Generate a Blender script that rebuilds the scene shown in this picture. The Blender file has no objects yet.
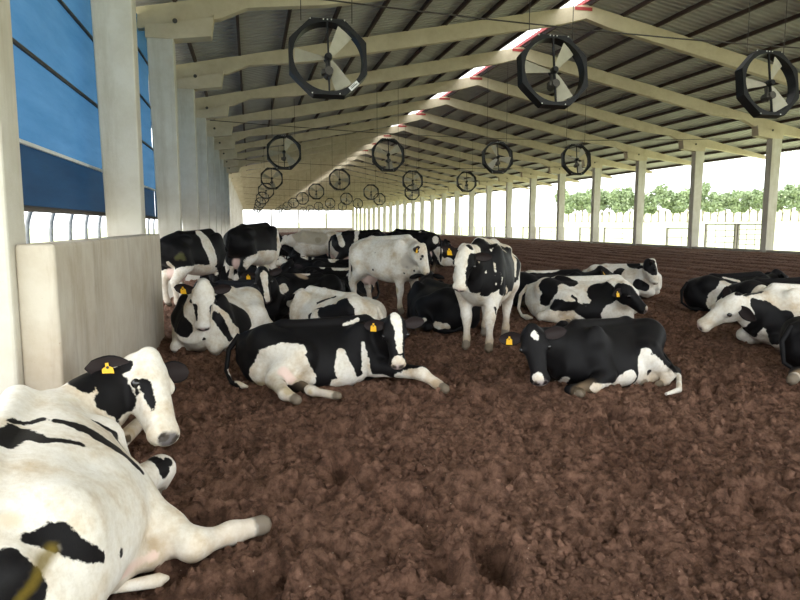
import bpy, bmesh, math, random
import numpy as np
from mathutils import Vector, Matrix
from mathutils.bvhtree import BVHTree

# ------------------------------------------------------------------ camera, sky, exposure
SC = bpy.context.scene
COL = SC.collection
FPX, EYE = 640.0, 1.62
PITCH = math.atan(75 / FPX)
YAW = math.atan(150 / FPX * math.cos(PITCH))
CP, SP, CY, SY = math.cos(PITCH), math.sin(PITCH), math.cos(YAW), math.sin(YAW)
RIGHT = Vector((CY, -SY, 0)); FWD = Vector((SY * CP, CY * CP, -SP)); UP = Vector((SY * SP, CY * SP, CP))
EYEP = Vector((0, 0, EYE))
cam = bpy.data.cameras.new('camera'); cam.sensor_width = 36; cam.lens = 36 * FPX / 800
cam.clip_start = 0.05; cam.clip_end = 2000
camo = bpy.data.objects.new('camera', cam); COL.objects.link(camo)
M = Matrix((RIGHT, UP, -FWD)).transposed().to_4x4(); M.translation = EYEP
camo.matrix_world = M
SC.camera = camo

world = bpy.data.worlds.new('overcast_sky'); SC.world = world; world.use_nodes = True
nt = world.node_tree; nt.nodes.clear()
wo = nt.nodes.new('ShaderNodeOutputWorld'); bg = nt.nodes.new('ShaderNodeBackground')
bg.inputs[0].default_value = (0.93, 0.97, 1.0, 1); bg.inputs[1].default_value = 1.0
nt.links.new(bg.outputs[0], wo.inputs[0])
sun = bpy.data.lights.new('hazy_sun', 'SUN'); sun.energy = 1.5; sun.angle = math.radians(25); sun.color = (1, 0.96, 0.9)
suno = bpy.data.objects.new('hazy_sun', sun); COL.objects.link(suno)
suno.rotation_euler = Vector((0.5, -0.1, 0.85)).to_track_quat('Z', 'Y').to_euler()      # high over the field side
SC.view_settings.view_transform = 'Standard'; SC.view_settings.look = 'None'
SC.view_settings.gamma = 1.0; SC.view_settings.exposure = 2.05
SC.cycles.max_bounces = 8; SC.cycles.diffuse_bounces = 6

def ray(px, py):
    d = FWD * FPX + RIGHT * (px - 400) - UP * (py - 300)
    return d.normalized()
def ground(px, py, z=0.0):
    d = ray(px, py); return EYEP + d * ((z - EYE) / d.z)

# ------------------------------------------------------------------ materials
MATS = {}
def nodes(name, rough=0.8, spec=0.3):
    m = bpy.data.materials.new(name); m.use_nodes = True
    t = m.node_tree; b = t.nodes['Principled BSDF']
    b.inputs['Roughness'].default_value = rough
    b.inputs['Specular IOR Level'].default_value = spec
    MATS[name] = m
    return m, t, b
def N(t, kind, **kw):
    n = t.nodes.new(kind)
    for k, v in kw.items():
        if k.startswith('i_'): n.inputs[k[2:].replace('_', ' ')].default_value = v
        else: setattr(n, k, v)
    return n
def noise(t, scale, detail=4, rough=0.55, coord=None, dist=0.0):
    n = N(t, 'ShaderNodeTexNoise'); n.inputs['Scale'].default_value = scale
    n.inputs['Detail'].default_value = detail; n.inputs['Roughness'].default_value = rough
    n.inputs['Distortion'].default_value = dist
    if coord is not None: t.links.new(coord, n.inputs['Vector'])
    return n
def ramp(t, src, stops):
    r = N(t, 'ShaderNodeValToRGB'); e = r.color_ramp.elements
    while len(e) < len(stops): e.new(0.5)
    for el, (p, c) in zip(e, stops): el.position = p; el.color = (*c, 1) if len(c) == 3 else c
    t.links.new(src, r.inputs[0]); return r
def mixc(t, fac, a, b, blend='MIX'):
    m = N(t, 'ShaderNodeMix', data_type='RGBA', blend_type=blend)
    if isinstance(fac, (int, float)): m.inputs[0].default_value = fac
    else: t.links.new(fac, m.inputs[0])
    for i, v in ((6, a), (7, b)):
        if isinstance(v, tuple): m.inputs[i].default_value = (*v, 1)
        else: t.links.new(v, m.inputs[i])
    return m.outputs[2]
def bump(t, b, h, strength, dist=0.02):
    n = N(t, 'ShaderNodeBump'); n.inputs['Strength'].default_value = strength; n.inputs['Distance'].default_value = dist
    t.links.new(h, n.inputs['Height']); t.links.new(n.outputs[0], b.inputs['Normal'])
def gpos(t): return N(t, 'ShaderNodeNewGeometry').outputs['Position']
def opos(t): return N(t, 'ShaderNodeTexCoord').outputs['Object']

def simple(name, c1, c2, scale=6, rough=0.8, spec=0.3, bmp=0.0, metal=0.0, coord='obj', bscale=None):
    m, t, b = nodes(name, rough, spec)
    p = opos(t) if coord == 'obj' else gpos(t)
    n = noise(t, scale, 5, 0.6, p)
    r = ramp(t, n.outputs[0], [(0.3, c1), (0.7, c2)])
    t.links.new(r.outputs[0], b.inputs['Base Color']); b.inputs['Metallic'].default_value = metal
    if bmp: bump(t, b, noise(t, bscale or scale * 4, 4, 0.6, p).outputs[0], bmp)
    return m

def mat_concrete(name, base, dark, stain, streak=True):
    m, t, b = nodes(name, 0.85, 0.25)
    p = gpos(t)
    n1 = noise(t, 1.7, 6, 0.65, p)
    c = ramp(t, n1.outputs[0], [(0.3, dark), (0.62, base)]).outputs[0]
    mp = N(t, 'ShaderNodeMapping'); mp.inputs['Scale'].default_value = (4, 4, 0.5); t.links.new(p, mp.inputs[0])
    n2 = noise(t, 1.0, 5, 0.7, mp.outputs[0])
    f = ramp(t, n2.outputs[0], [(0.5, (0, 0, 0)), (0.95, (1, 1, 1))]).outputs[0]
    if streak: c = mixc(t, f, c, stain)
    n3 = noise(t, 22, 6, 0.75, p)
    f3 = ramp(t, n3.outputs[0], [(0.66, (0, 0, 0)), (0.72, (1, 1, 1))]).outputs[0]
    c = mixc(t, f3, c, stain)
    t.links.new(c, b.inputs['Base Color'])
    bump(t, b, noise(t, 30, 6, 0.7, p).outputs[0], 0.35, 0.01)
    return m
mat_concrete('column_concrete', (0.60, 0.57, 0.50), (0.50, 0.46, 0.38), (0.36, 0.31, 0.22))
mat_concrete('rafter_concrete', (0.60, 0.52, 0.38), (0.49, 0.41, 0.29), (0.30, 0.25, 0.16), False)
mat_concrete('wall_concrete', (0.55, 0.50, 0.42), (0.44, 0.37, 0.28), (0.26, 0.20, 0.14))
mat_concrete('curb_concrete', (0.42, 0.39, 0.33), (0.33, 0.29, 0.23), (0.22, 0.18, 0.13))
simple('roof_metal', (0.34, 0.32, 0.31), (0.44, 0.42, 0.40), 1.3, 0.55, 0.4)
simple('purlin_paint', (0.035, 0.018, 0.015), (0.06, 0.03, 0.025), 3, 0.6, 0.4)
simple('red_trim', (0.28, 0.03, 0.03), (0.38, 0.05, 0.05), 5, 0.6, 0.4)
simple('fan_black', (0.006, 0.006, 0.007), (0.012, 0.012, 0.013), 8, 0.5, 0.4)
simple('fan_bolt', (0.6, 0.6, 0.58), (0.75, 0.75, 0.72), 8, 0.4, 0.5)
simple('fan_blade', (0.36, 0.33, 0.26), (0.46, 0.43, 0.34), 4, 0.45, 0.4)
simple('fan_motor', (0.05, 0.045, 0.04), (0.09, 0.08, 0.07), 8, 0.5, 0.4)
simple('cable_dark', (0.03, 0.025, 0.02), (0.05, 0.04, 0.035), 8, 0.6, 0.4)
simple('galvanised', (0.22, 0.23, 0.23), (0.34, 0.35, 0.35), 10, 0.45, 0.5)
simple('curtain_batten', (0.50, 0.52, 0.52), (0.66, 0.68, 0.67), 6, 0.6)
simple('field_grass', (0.38, 0.43, 0.24), (0.50, 0.52, 0.33), 0.05, 0.9, 0.1, coord='geo')
simple('alley_concrete', (0.45, 0.43, 0.38), (0.56, 0.53, 0.47), 0.6, 0.9, 0.2, coord='geo')
simple('tree_bark', (0.20, 0.16, 0.12), (0.32, 0.27, 0.21), 3, 0.9)
simple('tree_leaf', (0.22, 0.29, 0.15), (0.36, 0.42, 0.25), 0.6, 0.8, 0.2)
simple('tag_yellow', (0.80, 0.42, 0.01), (0.86, 0.50, 0.02), 20, 0.45, 0.4)
simple('tag_ink', (0.03, 0.03, 0.03), (0.05, 0.05, 0.05), 20, 0.6, 0.3)
simple('eye_dark', (0.006, 0.005, 0.005), (0.012, 0.01, 0.01), 10, 0.12, 0.6)
simple('sticker_white', (0.70, 0.70, 0.68), (0.82, 0.82, 0.80), 10, 0.5)

def mat_curtain(name, c1, c2):
    m, t, b = nodes(name, 0.6, 0.3)
    p = gpos(t)
    mp = N(t, 'ShaderNodeMapping'); mp.inputs['Scale'].default_value = (1, 0.5, 3); t.links.new(p, mp.inputs[0])
    n = noise(t, 1.6, 5, 0.65, mp.outputs[0])
    c = ramp(t, n.outputs[0], [(0.3, c1), (0.7, c2)]).outputs[0]
    t.links.new(c, b.inputs['Base Color'])
    bump(t, b, n.outputs[0], 0.3, 0.03)
    # woven tarpaulin lets daylight through
    tr = N(t, 'ShaderNodeBsdfTranslucent'); t.links.new(c, tr.inputs[0])
    mx = N(t, 'ShaderNodeMixShader'); mx.inputs[0].default_value = 0.35
    t.links.new(b.outputs[0], mx.inputs[1]); t.links.new(tr.outputs[0], mx.inputs[2])
    t.links.new(mx.outputs[0], t.nodes['Material Output'].inputs[0])
mat_curtain('curtain_blue', (0.045, 0.15, 0.31), (0.075, 0.20, 0.39))
mat_curtain('curtain_navy', (0.005, 0.026, 0.068), (0.010, 0.043, 0.10))

def mat_skylight():
    m, t, b = nodes('skylight_sheet', 0.5, 0.3)
    b.inputs['Base Color'].default_value = (0.85, 0.86, 0.87, 1)
    tr = N(t, 'ShaderNodeBsdfTranslucent'); tr.inputs[0].default_value = (0.92, 0.93, 0.95, 1)
    mx = N(t, 'ShaderNodeMixShader'); mx.inputs[0].default_value = 0.8
    t.links.new(b.outputs[0], mx.inputs[1]); t.links.new(tr.outputs[0], mx.inputs[2])
    t.links.new(mx.outputs[0], t.nodes['Material Output'].inputs[0])
mat_skylight()

def mat_compost():
    m, t, b = nodes('compost', 0.95, 0.12)
    p = gpos(t)
    n1 = noise(t, 0.9, 6, 0.6, p); n2 = noise(t, 14, 6, 0.7, p)
    c = ramp(t, n1.outputs[0], [(0.3, (0.140, 0.075, 0.050)), (0.7, (0.215, 0.122, 0.084))]).outputs[0]
    f = ramp(t, n2.outputs[0], [(0.38, (0.50, 0.47, 0.45)), (0.64, (1.5, 1.47, 1.44))]).outputs[0]
    c = mixc(t, 1.0, c, f, 'MULTIPLY')
    n4 = noise(t, 60, 2, 0.5, p)                     # pale wood shavings
    f4 = ramp(t, n4.outputs[0], [(0.74, (0, 0, 0)), (0.78, (1, 1, 1))]).outputs[0]
    c = mixc(t, f4, c, (0.48, 0.36, 0.27))
    n5 = noise(t, 0.8, 3, 0.6, p)                    # patches of fresh dung
    f5 = ramp(t, n5.outputs[0], [(0.72, (0, 0, 0)), (0.78, (1, 1, 1))]).outputs[0]
    c = mixc(t, f5, c, (0.17, 0.14, 0.05))
    t.links.new(c, b.inputs['Base Color'])
    bump(t, b, noise(t, 38, 8, 0.8, p).outputs[0], 1.0, 0.035)
mat_compost()

# ------------------------------------------------------------------ mesh helpers
class MB:
    def __init__(s): s.v = []; s.f = []
    def add(s, v, f):
        o = len(s.v); s.v += [tuple(p) for p in v]; s.f += [tuple(i + o for i in q) for q in f]; return s
    def box(s, x0, x1, y0, y1, z0, z1):
        v = [(x, y, z) for z in (z0, z1) for y in (y0, y1) for x in (x0, x1)]
        return s.add(v, [(0, 2, 3, 1), (4, 5, 7, 6), (0, 1, 5, 4), (2, 6, 7, 3), (0, 4, 6, 2), (1, 3, 7, 5)])
    def prism(s, poly, y0, y1):     # poly in (x,z), extruded along y
        n = len(poly)
        v = [(x, y0, z) for x, z in poly] + [(x, y1, z) for x, z in poly]
        f = [tuple(range(n)), tuple(range(2 * n - 1, n - 1, -1))]
        f += [(i, i + n, (i + 1) % n + n, (i + 1) % n) for i in range(n)]
        return s.add(v, f)
    def tube(s, pts, r, n=8, caps=True):
        pts = [Vector(p) for p in pts]; rs = r if isinstance(r, (list, tuple)) else [r] * len(pts)
        base = len(s.v); d0 = None; rings = []
        for i, p in enumerate(pts):
            a = pts[max(i - 1, 0)]; b = pts[min(i + 1, len(pts) - 1)]
            d = (b - a).normalized()
            if d0 is None:
                u = d.orthogonal().normalized()
            else:
                u = (u - d * u.dot(d)).normalized()
            d0 = d; w = d.cross(u)
            rings.append([p + (u * math.cos(k * 2 * math.pi / n) + w * math.sin(k * 2 * math.pi / n)) * rs[i] for k in range(n)])
        v = [q for rr in rings for q in rr]; f = []
        for i in range(len(pts) - 1):
            for k in range(n):
                a = i * n + k; b = i * n + (k + 1) % n
                f.append((a, b, b + n, a + n))
        if caps:
            f.append(tuple(reversed(range(n)))); f.append(tuple(range(len(v) - n, len(v))))
        return s.add(v, f)
    def mesh(s, name, mat, smooth=False):
        me = bpy.data.meshes.new(name); me.from_pydata(s.v, [], s.f)
        bm = bmesh.new(); bm.from_mesh(me); bmesh.ops.recalc_face_normals(bm, faces=bm.faces); bm.to_mesh(me); bm.free()
        me.materials.append(MATS[mat])
        if smooth: me.polygons.foreach_set('use_smooth', [True] * len(me.polygons))
        me.update(); return me
def link(name, me, parent=None, loc=(0, 0, 0), rot=(0, 0, 0)):
    o = bpy.data.objects.new(name, me); COL.objects.link(o)
    o.location = loc; o.rotation_euler = rot
    if parent is not None: o.parent = parent
    return o
def bevel(o, w=0.015, seg=2):
    m = o.modifiers.new('bevel', 'BEVEL'); m.width = w; m.segments = seg; m.limit_method = 'ANGLE'
def tag(o, label=None, cat=None, group=None, kind=None):
    if label: o['label'] = label
    if cat: o['category'] = cat
    if group: o['group'] = group
    if kind: o['kind'] = kind
    return o
def empty(name, loc=(0, 0, 0), rot=(0, 0, 0)):
    o = bpy.data.objects.new(name, None); COL.objects.link(o); o.location = loc; o.rotation_euler = rot
    o.empty_display_size = 0.2; return o
ORD = ['first', 'second', 'third', 'fourth', 'fifth', 'sixth', 'seventh', 'eighth', 'ninth', 'tenth', 'eleventh', 'twelfth',
       'thirteenth', 'fourteenth', 'fifteenth', 'sixteenth', 'seventeenth', 'eighteenth', 'nineteenth', 'twentieth'] + \
      ['twenty-' + w for w in ('first', 'second', 'third', 'fourth', 'fifth', 'sixth', 'seventh', 'eighth', 'ninth')]
rng = random.Random(7); nrg = np.random.default_rng(7)

# ------------------------------------------------------------------ numpy gradient noise
def _h(ix, iy, seed):
    n = (ix.astype(np.int64) * 374761393 + iy.astype(np.int64) * 668265263 + seed * 982451653) & 0xffffffff
    n = ((n ^ (n >> 13)) * 1274126177) & 0xffffffff
    return ((n ^ (n >> 16)) & 0xffff) / 65536.0 * 2 * np.pi
def perlin(x, y, seed=0):
    ix = np.floor(x); iy = np.floor(y); fx = x - ix; fy = y - iy
    u = fx * fx * fx * (fx * (fx * 6 - 15) + 10); w = fy * fy * fy * (fy * (fy * 6 - 15) + 10)
    def g(a, b):
        an = _h(ix + a, iy + b, seed); return np.cos(an) * (fx - a) + np.sin(an) * (fy - b)
    return (g(0, 0) * (1 - u) + g(1, 0) * u) * (1 - w) + (g(0, 1) * (1 - u) + g(1, 1) * u) * w

# ------------------------------------------------------------------ the barn: dimensions
XL, XR, XM = -1.43, 22.5, 10.6         # inner faces of the two column rows, ridge line
Y0, STEP, NF = 4.5, 5.0, 29            # frame n stands at Y0 + n * STEP
FR0 = 0
def frame_y(k): return Y0 + k * STEP
YEND = frame_y(NF - 1)
RT_E, RT_M = 6.10, 8.58                # rafter top at the left column and at the ridge
SL = (RT_M - RT_E) / (XM - (XL - 0.2))
def rtop(x): return RT_M - SL * abs(x - XM)

HOLES = [(nrg.uniform(-1, 7.5), 2.0 + 8 * nrg.random() ** 1.3, nrg.uniform(0.06, 0.11), nrg.uniform(0.09, 0.19)) for _ in range(300)]
def floor_base(x, y):
    x = np.asarray(x, float); y = np.asarray(y, float)
    h = 0.34 * np.clip((x - 4) / (XR - 4), 0, 1) ** 1.3
    h = h + 0.10 * np.exp(-((x - XL) / 0.45) ** 2) * np.clip((y - 4) / 2, 0, 1)
    h = h + 0.05 * perlin(x * 0.35, y * 0.35, 3)
    return h
def floor_z(x, y, full=True):
    h = floor_base(x, y)
    w = np.clip((x - 7.5) / 3, 0, 1)
    ph = x / 1.12 + 0.22 * perlin(x * 0.4, y * 0.15, 9); ph = ph - np.floor(ph) - 0.5
    h = h + w * (0.06 - 0.30 * np.exp(-(ph / 0.15) ** 2))      # tiller furrows along the barn
    if full:
        near = 1 - 0.55 * w
        wx = x + 0.12 * perlin(x * 1.7, y * 1.7, 21); wy = y + 0.12 * perlin(x * 1.7, y * 1.7, 22)
        b = 0.080 * np.abs(perlin(wx * 2.1, wy * 2.1, 1)) + 0.080 * np.abs(perlin(wx * 4.6, wy * 4.6, 2)) \
            + 0.068 * np.abs(perlin(wx * 9.5, wy * 9.5, 4)) + 0.036 * np.abs(perlin(x * 20, y * 20, 5)) + 0.012 * perlin(x * 47, y * 47, 6)
        h = h + near * (1.25 * b - 0.08)
        for hx, hy, r, d in HOLES:
            q = ((x - hx) ** 2 + ((y - hy) * 0.8) ** 2) / (r * r)
            sel = q < 6
            if sel.any(): h[sel] -= d * np.exp(-q[sel] ** 1.5) - 0.25 * d * np.exp(-(np.sqrt(q[sel]) - 1.6) ** 2 * 4)
    return h
def fz(x, y): return float(floor_base(x, y))

def grid_mesh(name, xs, ys, zf, mat):
    X, Y = np.meshgrid(xs, ys); Z = zf(X, Y)
    nx, ny = len(xs), len(ys)
    co = np.stack([X, Y, Z], -1).reshape(-1, 3)
    i = np.arange(nx * ny).reshape(ny, nx)
    q = np.stack([i[:-1, :-1], i[:-1, 1:], i[1:, 1:], i[1:, :-1]], -1).reshape(-1, 4)
    return np_mesh(name, co, q, mat)
def np_mesh(name, co, quads, mat, smooth=True):
    me = bpy.data.meshes.new(name)
    k = quads.shape[1]
    me.vertices.add(len(co)); me.vertices.foreach_set('co', np.ascontiguousarray(co, np.float32).ravel())
    me.loops.add(quads.size); me.loops.foreach_set('vertex_index', np.ascontiguousarray(quads, np.int32).ravel())
    me.polygons.add(len(quads))
    me.polygons.foreach_set('loop_start', np.arange(0, quads.size, k, dtype=np.int32))
    me.polygons.foreach_set('loop_total', np.full(len(quads), k, np.int32))
    me.polygons.foreach_set('use_smooth', np.full(len(quads), smooth))
    if mat: me.materials.append(MATS[mat])
    me.update(calc_edges=True); me.validate(); return me

# ------------------------------------------------------------------ ground
ys = [1.2]
while ys[-1] < YEND + 1: ys.append(ys[-1] + max(0.017, 0.0062 * ys[-1]))
xs = [XL - 0.6]
while xs[-1] < XR + 0.5: xs.append(xs[-1] + max(0.021, min(0.06, 0.021 + 0.008 * (xs[-1] - 5))))
fl = link('floor', grid_mesh('floor', np.array(xs), np.array(ys), floor_z, 'compost'))
tag(fl, 'dark reddish brown tilled compost bedding covering the whole barn floor', 'floor', kind='structure')
def field_z(x, y):
    return -0.45 + 0.0 * x + np.clip(np.hypot(x - 10, y - 40) - 40, 0, None) * 0.028 * np.clip((x - 20) / 30, 0, 1)
gx = np.array([-400, -150, -60, -20, -2.2, 23.2, 26, 30, 38, 50, 70, 100, 140, 190, 250, 320, 400.])
gy = np.array([-60, -20, -5, 5, 15, 25, 40, 60, 80, 110, 150, 200, 260, 330, 420.])
gr = link('field', grid_mesh('field', gx, gy, field_z, 'field_grass'))
tag(gr, 'pale sunlit grass field lying outside the open sides of the barn', 'field', kind='structure')
al = link('alley_floor', MB().box(-14, XL - 0.62, -2, YEND, -0.4, 0.05).mesh('alley_floor', 'alley_concrete'))
tag(al, 'pale concrete feed alley floor behind the row of near columns', 'floor', kind='structure')
# ------------------------------------------------------------------ portal frames
def column_mesh():
    hw, d = 0.42, 0.17
    poly = [(-hw, -0.4), (0, -0.4), (0, 5.45), (-0.52, 5.45)]
    return MB().prism(poly, -d, d).mesh('column', 'column_concrete')
def corbel_mesh():     # bracket on the column head, mirrored for the right row; origin at the inner column face
    poly = [(-0.54, 5.40), (0.0, 5.40), (0.75, 5.50), (0.82, 5.95), (0.80, rtop(XL + 0.8) - 0.42), (-0.54, rtop(XL - 0.54) - 0.40)]
    return MB().prism(poly, -0.19, 0.19).mesh('corbel', 'rafter_concrete')
def rafter_mesh():     # left half of a frame in barn coordinates, from the eave to the ridge
    x0 = XL - 1.6
    pts = [(x0, rtop(x0) - 0.25), (XL - 0.62, rtop(XL - 0.62) - 0.42), (XL + 0.95, rtop(XL + 0.95) - 0.44), (XL + 1.5, rtop(XL + 1.5) - 0.30),
           (XL + 3.2, rtop(XL + 3.2) - 0.46), (XM - 0.8, rtop(XM - 0.8) - 0.48), (XM, RT_M - 0.42), (XM, RT_M), (x0, rtop(x0))]
    return MB().prism(pts, -0.11, 0.11).mesh('rafter', 'rafter_concrete')
def rafter_r_mesh():
    x1 = XR + 4.4
    R = lambda d: (2 * XM - (XL + d))
    pts = [(x1, rtop(x1) - 0.16), (XR + 0.62, rtop(XR + 0.62) - 0.42), (XR - 0.95, rtop(XR - 0.95) - 0.44), (XR - 1.5, rtop(XR - 1.5) - 0.30),
           (XR - 3.2, rtop(XR - 3.2) - 0.46), (XM + 0.8, rtop(XM + 0.8) - 0.48), (XM, RT_M - 0.42), (XM, RT_M), (x1, rtop(x1))]
    return MB().prism(pts, -0.11, 0.11).mesh('rafter', 'rafter_concrete')
cm, cbm, rfl, rfr = column_mesh(), corbel_mesh(), rafter_mesh(), rafter_r_mesh()
def mirror_mesh(me):
    m2 = me.copy()
    for v in m2.vertices: v.co.x = -v.co.x
    m2.flip_normals(); return m2
cmr, cbr = mirror_mesh(cm), mirror_mesh(cbm)
pegm = MB().box(-0.30, 0.30, -0.13, -0.115, -0.05, 0.05).mesh('ridge_plate', 'red_trim')
notchm = MB().tube([(0, -0.112, 0), (0, -0.125, 0)], 0.05, 10).mesh('bolt_pocket', 'fan_motor')
for k in range(NF):
    f = empty('portal_frame', (0, frame_y(k), 0))
    tag(f, f'{ORD[k]} precast concrete portal frame counted from the camera end of the barn', 'frame', 'portal frames carrying the roof', 'structure')
    a = link('column', cm, f, (XL, 0, 0)); b = link('column', cmr, f, (XR, 0, 0))
    c = link('corbel', cbm, f, (XL, 0, 0)); d = link('corbel', cbr, f, (XR, 0, 0))
    e = link('rafter', rfl, f); g = link('rafter', rfr, f)
    if k < 12:
        for o in (a, b, c, d): bevel(o, 0.02)
        link('bolt_pocket', notchm, f, (XL + 0.05, -0.09, 5.75)); link('bolt_pocket', notchm, f, (XR - 0.05, -0.09, 5.75))
        link('ridge_plate', pegm, f, (XM - 0.1, 0, RT_M - 0.14))

# ------------------------------------------------------------------ roof: sheets, purlins, ridge light
roof = empty('ceiling'); tag(roof, 'low-pitched roof of ribbed metal sheets on dark purlins with a bright ridge strip', 'roof', kind='structure')
PUR = 0.13
def sheet_mesh(x0, x1, y0, y1, name, mat, pitch=0.25):
    prof = []; y = y0
    while y < y1 - 1e-6:
        for dy, dz in ((0, 0), (0.13, 0), (0.155, 0.04), (0.22, 0.04)): prof.append((y + dy * pitch / 0.25, dz))
        y += pitch
    prof.append((y1, 0.0))
    prof = [p for p in prof if p[0] <= y1]
    xsn = [x0, x1]
    v = [(x, py, rtop(x) + PUR + dz) for x in xsn for py, dz in prof]
    n = len(prof)
    f = [(i, i + 1, n + i + 1, n + i) for i in range(n - 1)]
    return MB().add(v, f).mesh(name, mat)
XEL, XER = XL - 2.6, XR + 4.6
sl = sheet_mesh(XEL, XM - 0.95, -STEP / 2, STEP / 2, 'roof_sheet', 'roof_metal')
sr = sheet_mesh(XM - 0.02, XER, -STEP / 2, STEP / 2, 'roof_sheet', 'roof_metal')
sk = sheet_mesh(XM - 0.95, XM - 0.02, -STEP / 2, STEP / 2, 'skylight_sheet', 'skylight_sheet')
for k in range(-1, NF):  # unseen first bay over the camera is added to darken the foreground
    y = frame_y(k)
    link('roof_sheet', sl, roof, (0, y, 0)); link('roof_sheet', sr, roof, (0, y, 0)); link('skylight_sheet', sk, roof, (0, y, 0))
ymid, yl = (Y0 - STEP + YEND) / 2, (YEND - Y0 + STEP) / 2 + STEP / 2
pm = MB().box(-0.035, 0.035, -yl, yl, 0, PUR - 0.005).mesh('purlin', 'purlin_paint')
px_ = XM - 1.0
while px_ > XEL:
    link('purlin', pm, roof, (px_, ymid, rtop(px_) - 0.01)); px_ -= 1.22
px_ = XM + 0.12
while px_ < XER:
    link('purlin', pm, roof, (px_, ymid, rtop(px_) - 0.01)); px_ += 1.22
rm = MB().box(-0.03, 0.03, -yl, yl, -0.02, 0.10).mesh('ridge_flashing', 'red_trim')
link('ridge_flashing', rm, roof, (XM - 0.08, ymid, RT_M + 0.02))

# ------------------------------------------------------------------ left side: low wall, curtains, stall loops
w = link('wall_left', MB().prism([(XL, -0.3), (XL + 0.24, -0.3), (XL + 0.23, 1.50), (XL, 1.50)], Y0 - 0.08, Y0 + STEP - 0.22).mesh('wall_left', 'wall_concrete'))
bevel(w, 0.02, 3); tag(w, 'stained low concrete wall between the two columns nearest the camera', 'wall', kind='structure')
for k in range(0, 9):
    ya, yb = frame_y(k) + 1.25, frame_y(k + 1) + 1.15
    c = empty('side_curtain', (XL - 0.68, (ya + yb) / 2, 1.8))
    tag(c, ('blue roll-down side curtain above the low concrete wall' if k == 0 else f'blue roll-down side curtain in the {ORD[k]} bay behind the left columns'),
        'curtain', 'side curtains behind the left columns')
    h = (yb - ya) / 2 + 0.04
    zb = [0, 0.60, 1.5, 2.4, 3.3, 4.05]
    for i in range(5):
        nn = 14
        v = []; f = []
        for j in range(nn + 1):
            yy = -h + 2 * h * j / nn
            for q in range(5):
                zz = zb[i] + (zb[i + 1] - zb[i]) * q / 4
                v.append((0.03 * math.sin(yy * 2.1 + i * 1.7 + k) * math.sin(q * math.pi / 4) , yy, zz))
        for j in range(nn):
            for q in range(4): f.append((j * 5 + q, j * 5 + 5 + q, j * 5 + 6 + q, j * 5 + 1 + q))
        link('curtain_panel', MB().add(v, f).mesh('curtain_panel', 'curtain_navy' if i == 0 else 'curtain_blue', True), c)
        if i: link('batten', MB().box(0.02, 0.05, -h, h, zb[i] - 0.018, zb[i] + 0.018).mesh('batten', 'curtain_batten' if i == 1 else 'cable_dark'), c)
    link('roller_pipe', MB().tube([(0, -h, -0.02), (0, h, -0.02)], 0.03).mesh('roller_pipe', 'cable_dark'), c)
lm = MB().tube([(0, 0, 0.0), (0, 0, 1.45), (0, 0.06, 1.62), (0, 0.22, 1.78), (0, 0.55, 1.84), (0, 1.2, 1.84)], 0.035, 8).mesh('stall_loop', 'galvanised', True)
lm2 = MB().tube([(0, 0, 0.95), (0, 1.15, 0.95)], 0.025, 8).mesh('lower_rail', 'galvanised', True)
for i in range(14):
    y = 9.6 + i * 1.2
    s = empty('stall_divider', (-3.3, y, 0.05))
    tag(s, f'galvanised pipe stall divider behind the left columns, {ORD[i]} from the camera', 'stall divider', 'stall dividers along the feed alley')
    link('stall_loop', lm, s); link('lower_rail', lm2, s)

# ------------------------------------------------------------------ right side: curbs, gates, end wall
cu = MB().box(-0.10, 0.22, -STEP / 2 + 0.17, STEP / 2 - 0.17, -0.5, 0.50).mesh('curb', 'curb_concrete')
for k in range(NF - 1):
    o = link('trim_%d' % (k + 1), cu, None, (XR + 0.15, frame_y(k) + STEP / 2, 0))
    tag(o, f'low concrete curb closing the {ORD[k]} open bay on the field side', 'curb', 'curbs between the field side columns', 'structure')
def gate(y0, y1, x, label, h=1.25, z0=0.42, rails=4, stiles=3):
    g = empty('pipe_gate', (x, (y0 + y1) / 2, z0)); tag(g, label, 'gate', 'pipe gates between the field side columns')
    L = (y1 - y0) / 2
    link('gate_frame', MB().tube([(0, -L, 0), (0, -L, h), (0, L, h), (0, L, 0), (0, -L, 0)], 0.03, 6).mesh('gate_frame', 'galvanised'), g)
    for i in range(rails):
        z = h * (i + 1) / (rails + 1)
        link('rail', MB().tube([(0, -L, z), (0, L, z)], 0.016, 6).mesh('rail', 'galvanised'), g)
    for i in range(stiles):
        y = -L + 2 * L * (i + 1) / (stiles + 1)
        link('stile', MB().tube([(0.02, y, 0), (0.02, y, h)], 0.018, 6).mesh('stile', 'galvanised'), g)
    for y in (-L, L): link('post', MB().box(-0.05, 0.05, y - 0.05, y + 0.05, -0.5, h + 0.04).mesh('post', 'column_concrete'), g)
    return g
GX = XR + 0.75
for k in range(3, 14):
    ya = frame_y(k) + 0.3
    side = 'beside the field'
    if k == 4:
        gate(ya, ya + 2.1, GX, 'pipe gate with vertical bars just behind the nearest visible field side column', 1.2, 0.45, 4, 3)
        gate(ya + 2.3, ya + 4.4, GX, 'pipe gate next to the white post between the two nearest field side columns', 1.2, 0.45, 3, 2)
    else:
        gate(ya + 0.1, ya + (2.6 if k % 2 else 4.3), GX, f'pipe railing in the {ORD[k]} bay on the field side', 1.0, 0.42, 1 if k % 2 else 2, 1)
# far gable end
eg = empty('wall_back', (0, YEND + 0.3, 0)); tag(eg, 'far gable end with bright open bays under a pale header', 'wall', kind='structure')
link('header', MB().prism([(XL - 0.6, 4.9), (XR + 0.6, 4.9), (XR + 0.6, rtop(XR)), (XM, RT_M), (XL - 0.6, rtop(XL))], -0.1, 0.1).mesh('header', 'rafter_concrete'), eg)
link('sill', MB().box(XL - 0.6, XR + 0.6, -0.1, 0.1, -0.4, 1.0).mesh('sill', 'wall_concrete'), eg)
for x in (4.6, 10.6, 16.7): link('post', MB().box(x - 0.15, x + 0.15, -0.12, 0.12, 0, 5).mesh('post', 'column_concrete'), eg)

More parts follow.
